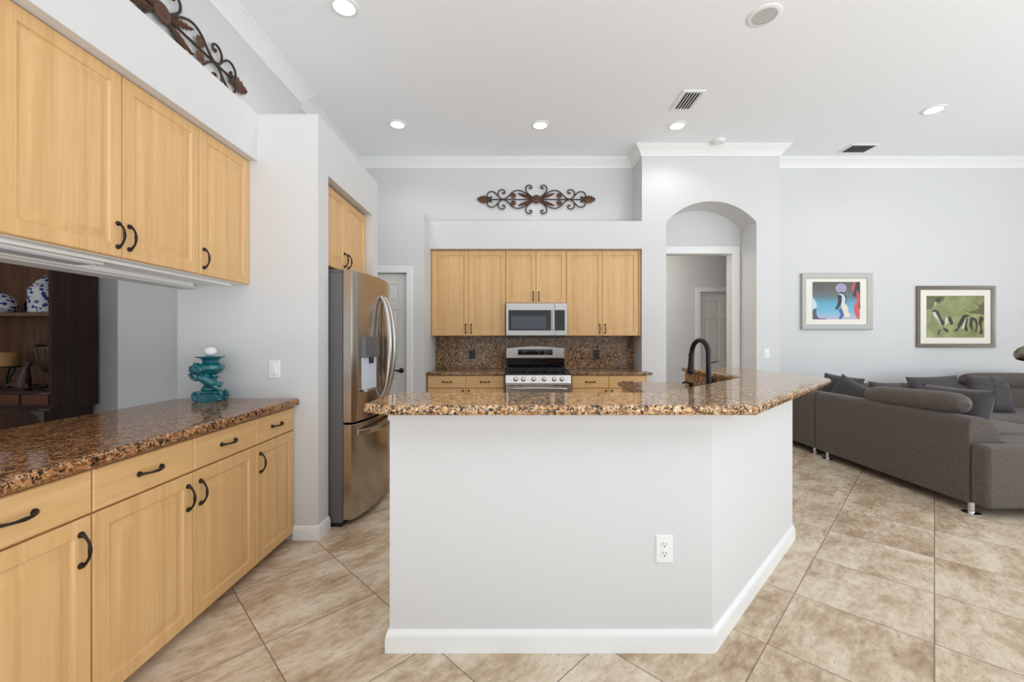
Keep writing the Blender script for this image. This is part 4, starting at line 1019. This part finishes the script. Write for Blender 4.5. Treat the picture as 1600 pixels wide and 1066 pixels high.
# back rest, rounded over the top towards the seat
prof = [(3.45, 0.085), (3.45, 0.66), (3.458, 0.695), (3.475, 0.718), (3.50, 0.73), (3.54, 0.733), (3.59, 0.72), (3.64, 0.685), (3.675, 0.635), (3.695, 0.57), (3.70, 0.45), (3.70, 0.085)]
MB().prism([V(x, 3.19, z) for x, z in prof], (0, 1.62, 0), 0.012, 3).build('backrest', FBm, s1)
MB().box(3.45, 4.62, 3.06, 3.19, 0.085, 0.545, 0.035, 4).box(3.70, 4.62, 3.15, 3.45, 0.085, 0.545, 0.03, 4).build('seat_end', FBm, s1)
MB().box(3.69, 4.62, 3.44, 4.80, 0.085, 0.36, 0.02, 3).build('seat_base', FBm, s1)
MB().box(3.69, 4.64, 3.45, 4.80, 0.36, 0.56, 0.05, 5).build('seat_cushion', FBm, s1)
# headrest roll
hr = MB(); n = 22; pts = []; rs = []
for i in range(n + 1):
    t_ = -1 + 2 * i / n
    pts.append(V(3.56, 3.76 + t_ * 0.48, 0.795 - 0.02 * t_)); rs.append(0.088 * (1 - abs(t_) ** 7) ** 0.5 + 0.002)
hr.tube(pts, rs, 20); hr.build('headrest', FBm, s1)
foot(s1, 3.50, 3.22); foot(s1, 3.50, 4.68); foot(s1, 4.5, 3.2); foot(s1, 4.5, 4.6)
s2 = thing('sofa', (5.0, 5.3, 0), 'charcoal fabric sofa section along the wall beneath the pictures', 'sofa', None)
MB().prism([V(x, 4.82, z) for x, z in prof], (0, 0.80, 0), 0.012, 3).build('corner_backrest', FBm, s2)
MB().prism([V(3.70, 5.62 - (x - 3.45), z + 0.02) for x, z in prof], (3.25, 0, 0), 0.012, 3).build('backrest', FBm, s2)
MB().box(3.70, 6.95, 4.83, 5.37, 0.085, 0.30, 0.02, 3).build('seat_base', FBm, s2)
MB().box(3.71, 5.0, 4.82, 5.39, 0.30, 0.46, 0.045, 5).build('seat_cushion', FBm, s2)
MB().box(5.005, 6.94, 4.62, 5.39, 0.30, 0.46, 0.045, 5).build('seat_cushion', FBm, s2)
hr = MB(); pts = []; rs = []
for i in range(n + 1):
    t_ = -1 + 2 * i / n
    pts.append(V(6.3 + t_ * 0.5, 5.47, 0.79)); rs.append(0.10 * (1 - abs(t_) ** 7) ** 0.5 + 0.002)
hr.tube(pts, rs, 20); hr.build('headrest', FBm, s2)
foot(s2, 3.53, 4.92); foot(s2, 6.8, 4.9); foot(s2, 3.53, 5.5); foot(s2, 6.8, 5.5)
G = 'loose charcoal pillows on the sofa'
def pillow(w, h, d, c, rot, label):
    return tag(puff(w, h, d, c, rot).build('throw_pillow', M['pillow'], angle=80), label, 'pillow', G)
pillow(0.42, 0.42, 0.15, (4.02, 5.17, 0.675), (R(-12), R(6), R(-60)), 'charcoal pillow propped in the sofa corner by the bar top')
pillow(0.42, 0.42, 0.15, (3.87, 4.86, 0.65), (R(-14), R(22), R(-80)), 'charcoal pillow sloping behind the sofa back, left of the headrest roll')
pillow(0.42, 0.36, 0.14, (4.62, 5.2, 0.62), (R(-18), R(4), R(4)), 'charcoal pillow just showing above the left end of the headrest roll')
pillow(0.64, 0.42, 0.16, (5.22, 5.2, 0.665), (R(-16), R(-2), 0), 'wide plain charcoal pillow against the back of the wall side sofa')
ep = pillow(0.46, 0.44, 0.15, (5.70, 5.04, 0.675), (R(-18), R(3), R(-6)), 'charcoal pillow with crossed seams, rightmost on the sofa')
def seam(p, w, h, d, ends):
    (u0, v0), (u1, v1) = ends; pts = []
    from mathutils import Euler
    Mx = Matrix.Translation(p.location) @ Euler((R(-18), R(3), R(-6))).to_matrix().to_4x4()
    c = Vector((5.70, 5.04, 0.675)); Mx = Matrix.Translation(c) @ Euler((R(-18), R(3), R(-6))).to_matrix().to_4x4()
    for i in range(13):
        u, v = u0 + (u1 - u0) * i / 12, v0 + (v1 - v0) * i / 12
        th = d / 2 * ((1 - abs(u) ** 2.6) * (1 - abs(v) ** 2.6)) ** 0.45
        pts.append(Mx @ Vector((u * w / 2, -th, v * h / 2)))
    MB().tube(pts, 0.004, 6).build('seam', M['pillow'], p)
for e_ in (((-0.95, 0.55), (0.95, 0.2)), ((-0.95, -0.2), (0.95, -0.45)), ((0.1, 0.95), (-0.15, -0.95)), ((0.9, 0.85), (-0.1, 0.1))): seam(ep, 0.46, 0.44, 0.15, e_)
pillow(0.62, 0.40, 0.20, (3.87, 3.72, 0.71), (R(-14), R(0), R(-90)), 'charcoal pillow standing behind the front end of the headrest roll')

# ------------------------------------------------------------------ floor lamp at the right edge
fl = thing('floor_lamp', (7.2, 5.0, 0), 'floor lamp with round metal shade cut by the right frame edge', 'lamp')
MB().lathe([(0.15, 0), (0.15, 0.015), (0.02, 0.03)], (7.2, 5.0, 0), (0, 0, 1), 32).build('base', M['frame_pewter'], fl)
MB().tube([V(7.2, 5.0, 0.02), V(7.2, 5.0, 1.2), V(7.17, 5.0, 1.38), V(7.0, 5.0, 1.5), V(6.5, 5.0, 1.48), V(6.22, 5.0, 1.36), V(6.13, 5.0, 1.24)], 0.011, 10).build('pole', M['frame_pewter'], fl)
MB().lathe([(0.015, 0.1), (0.05, 0.09), (0.09, 0.05), (0.112, 0.0), (0.108, -0.04), (0.085, -0.075), (0.078, -0.072), (0.1, -0.03), (0.03, 0.07)], (6.105, 5.0, 1.15), (0.3, 0, 1), 32).build('shade', M['frame_pewter'], fl)
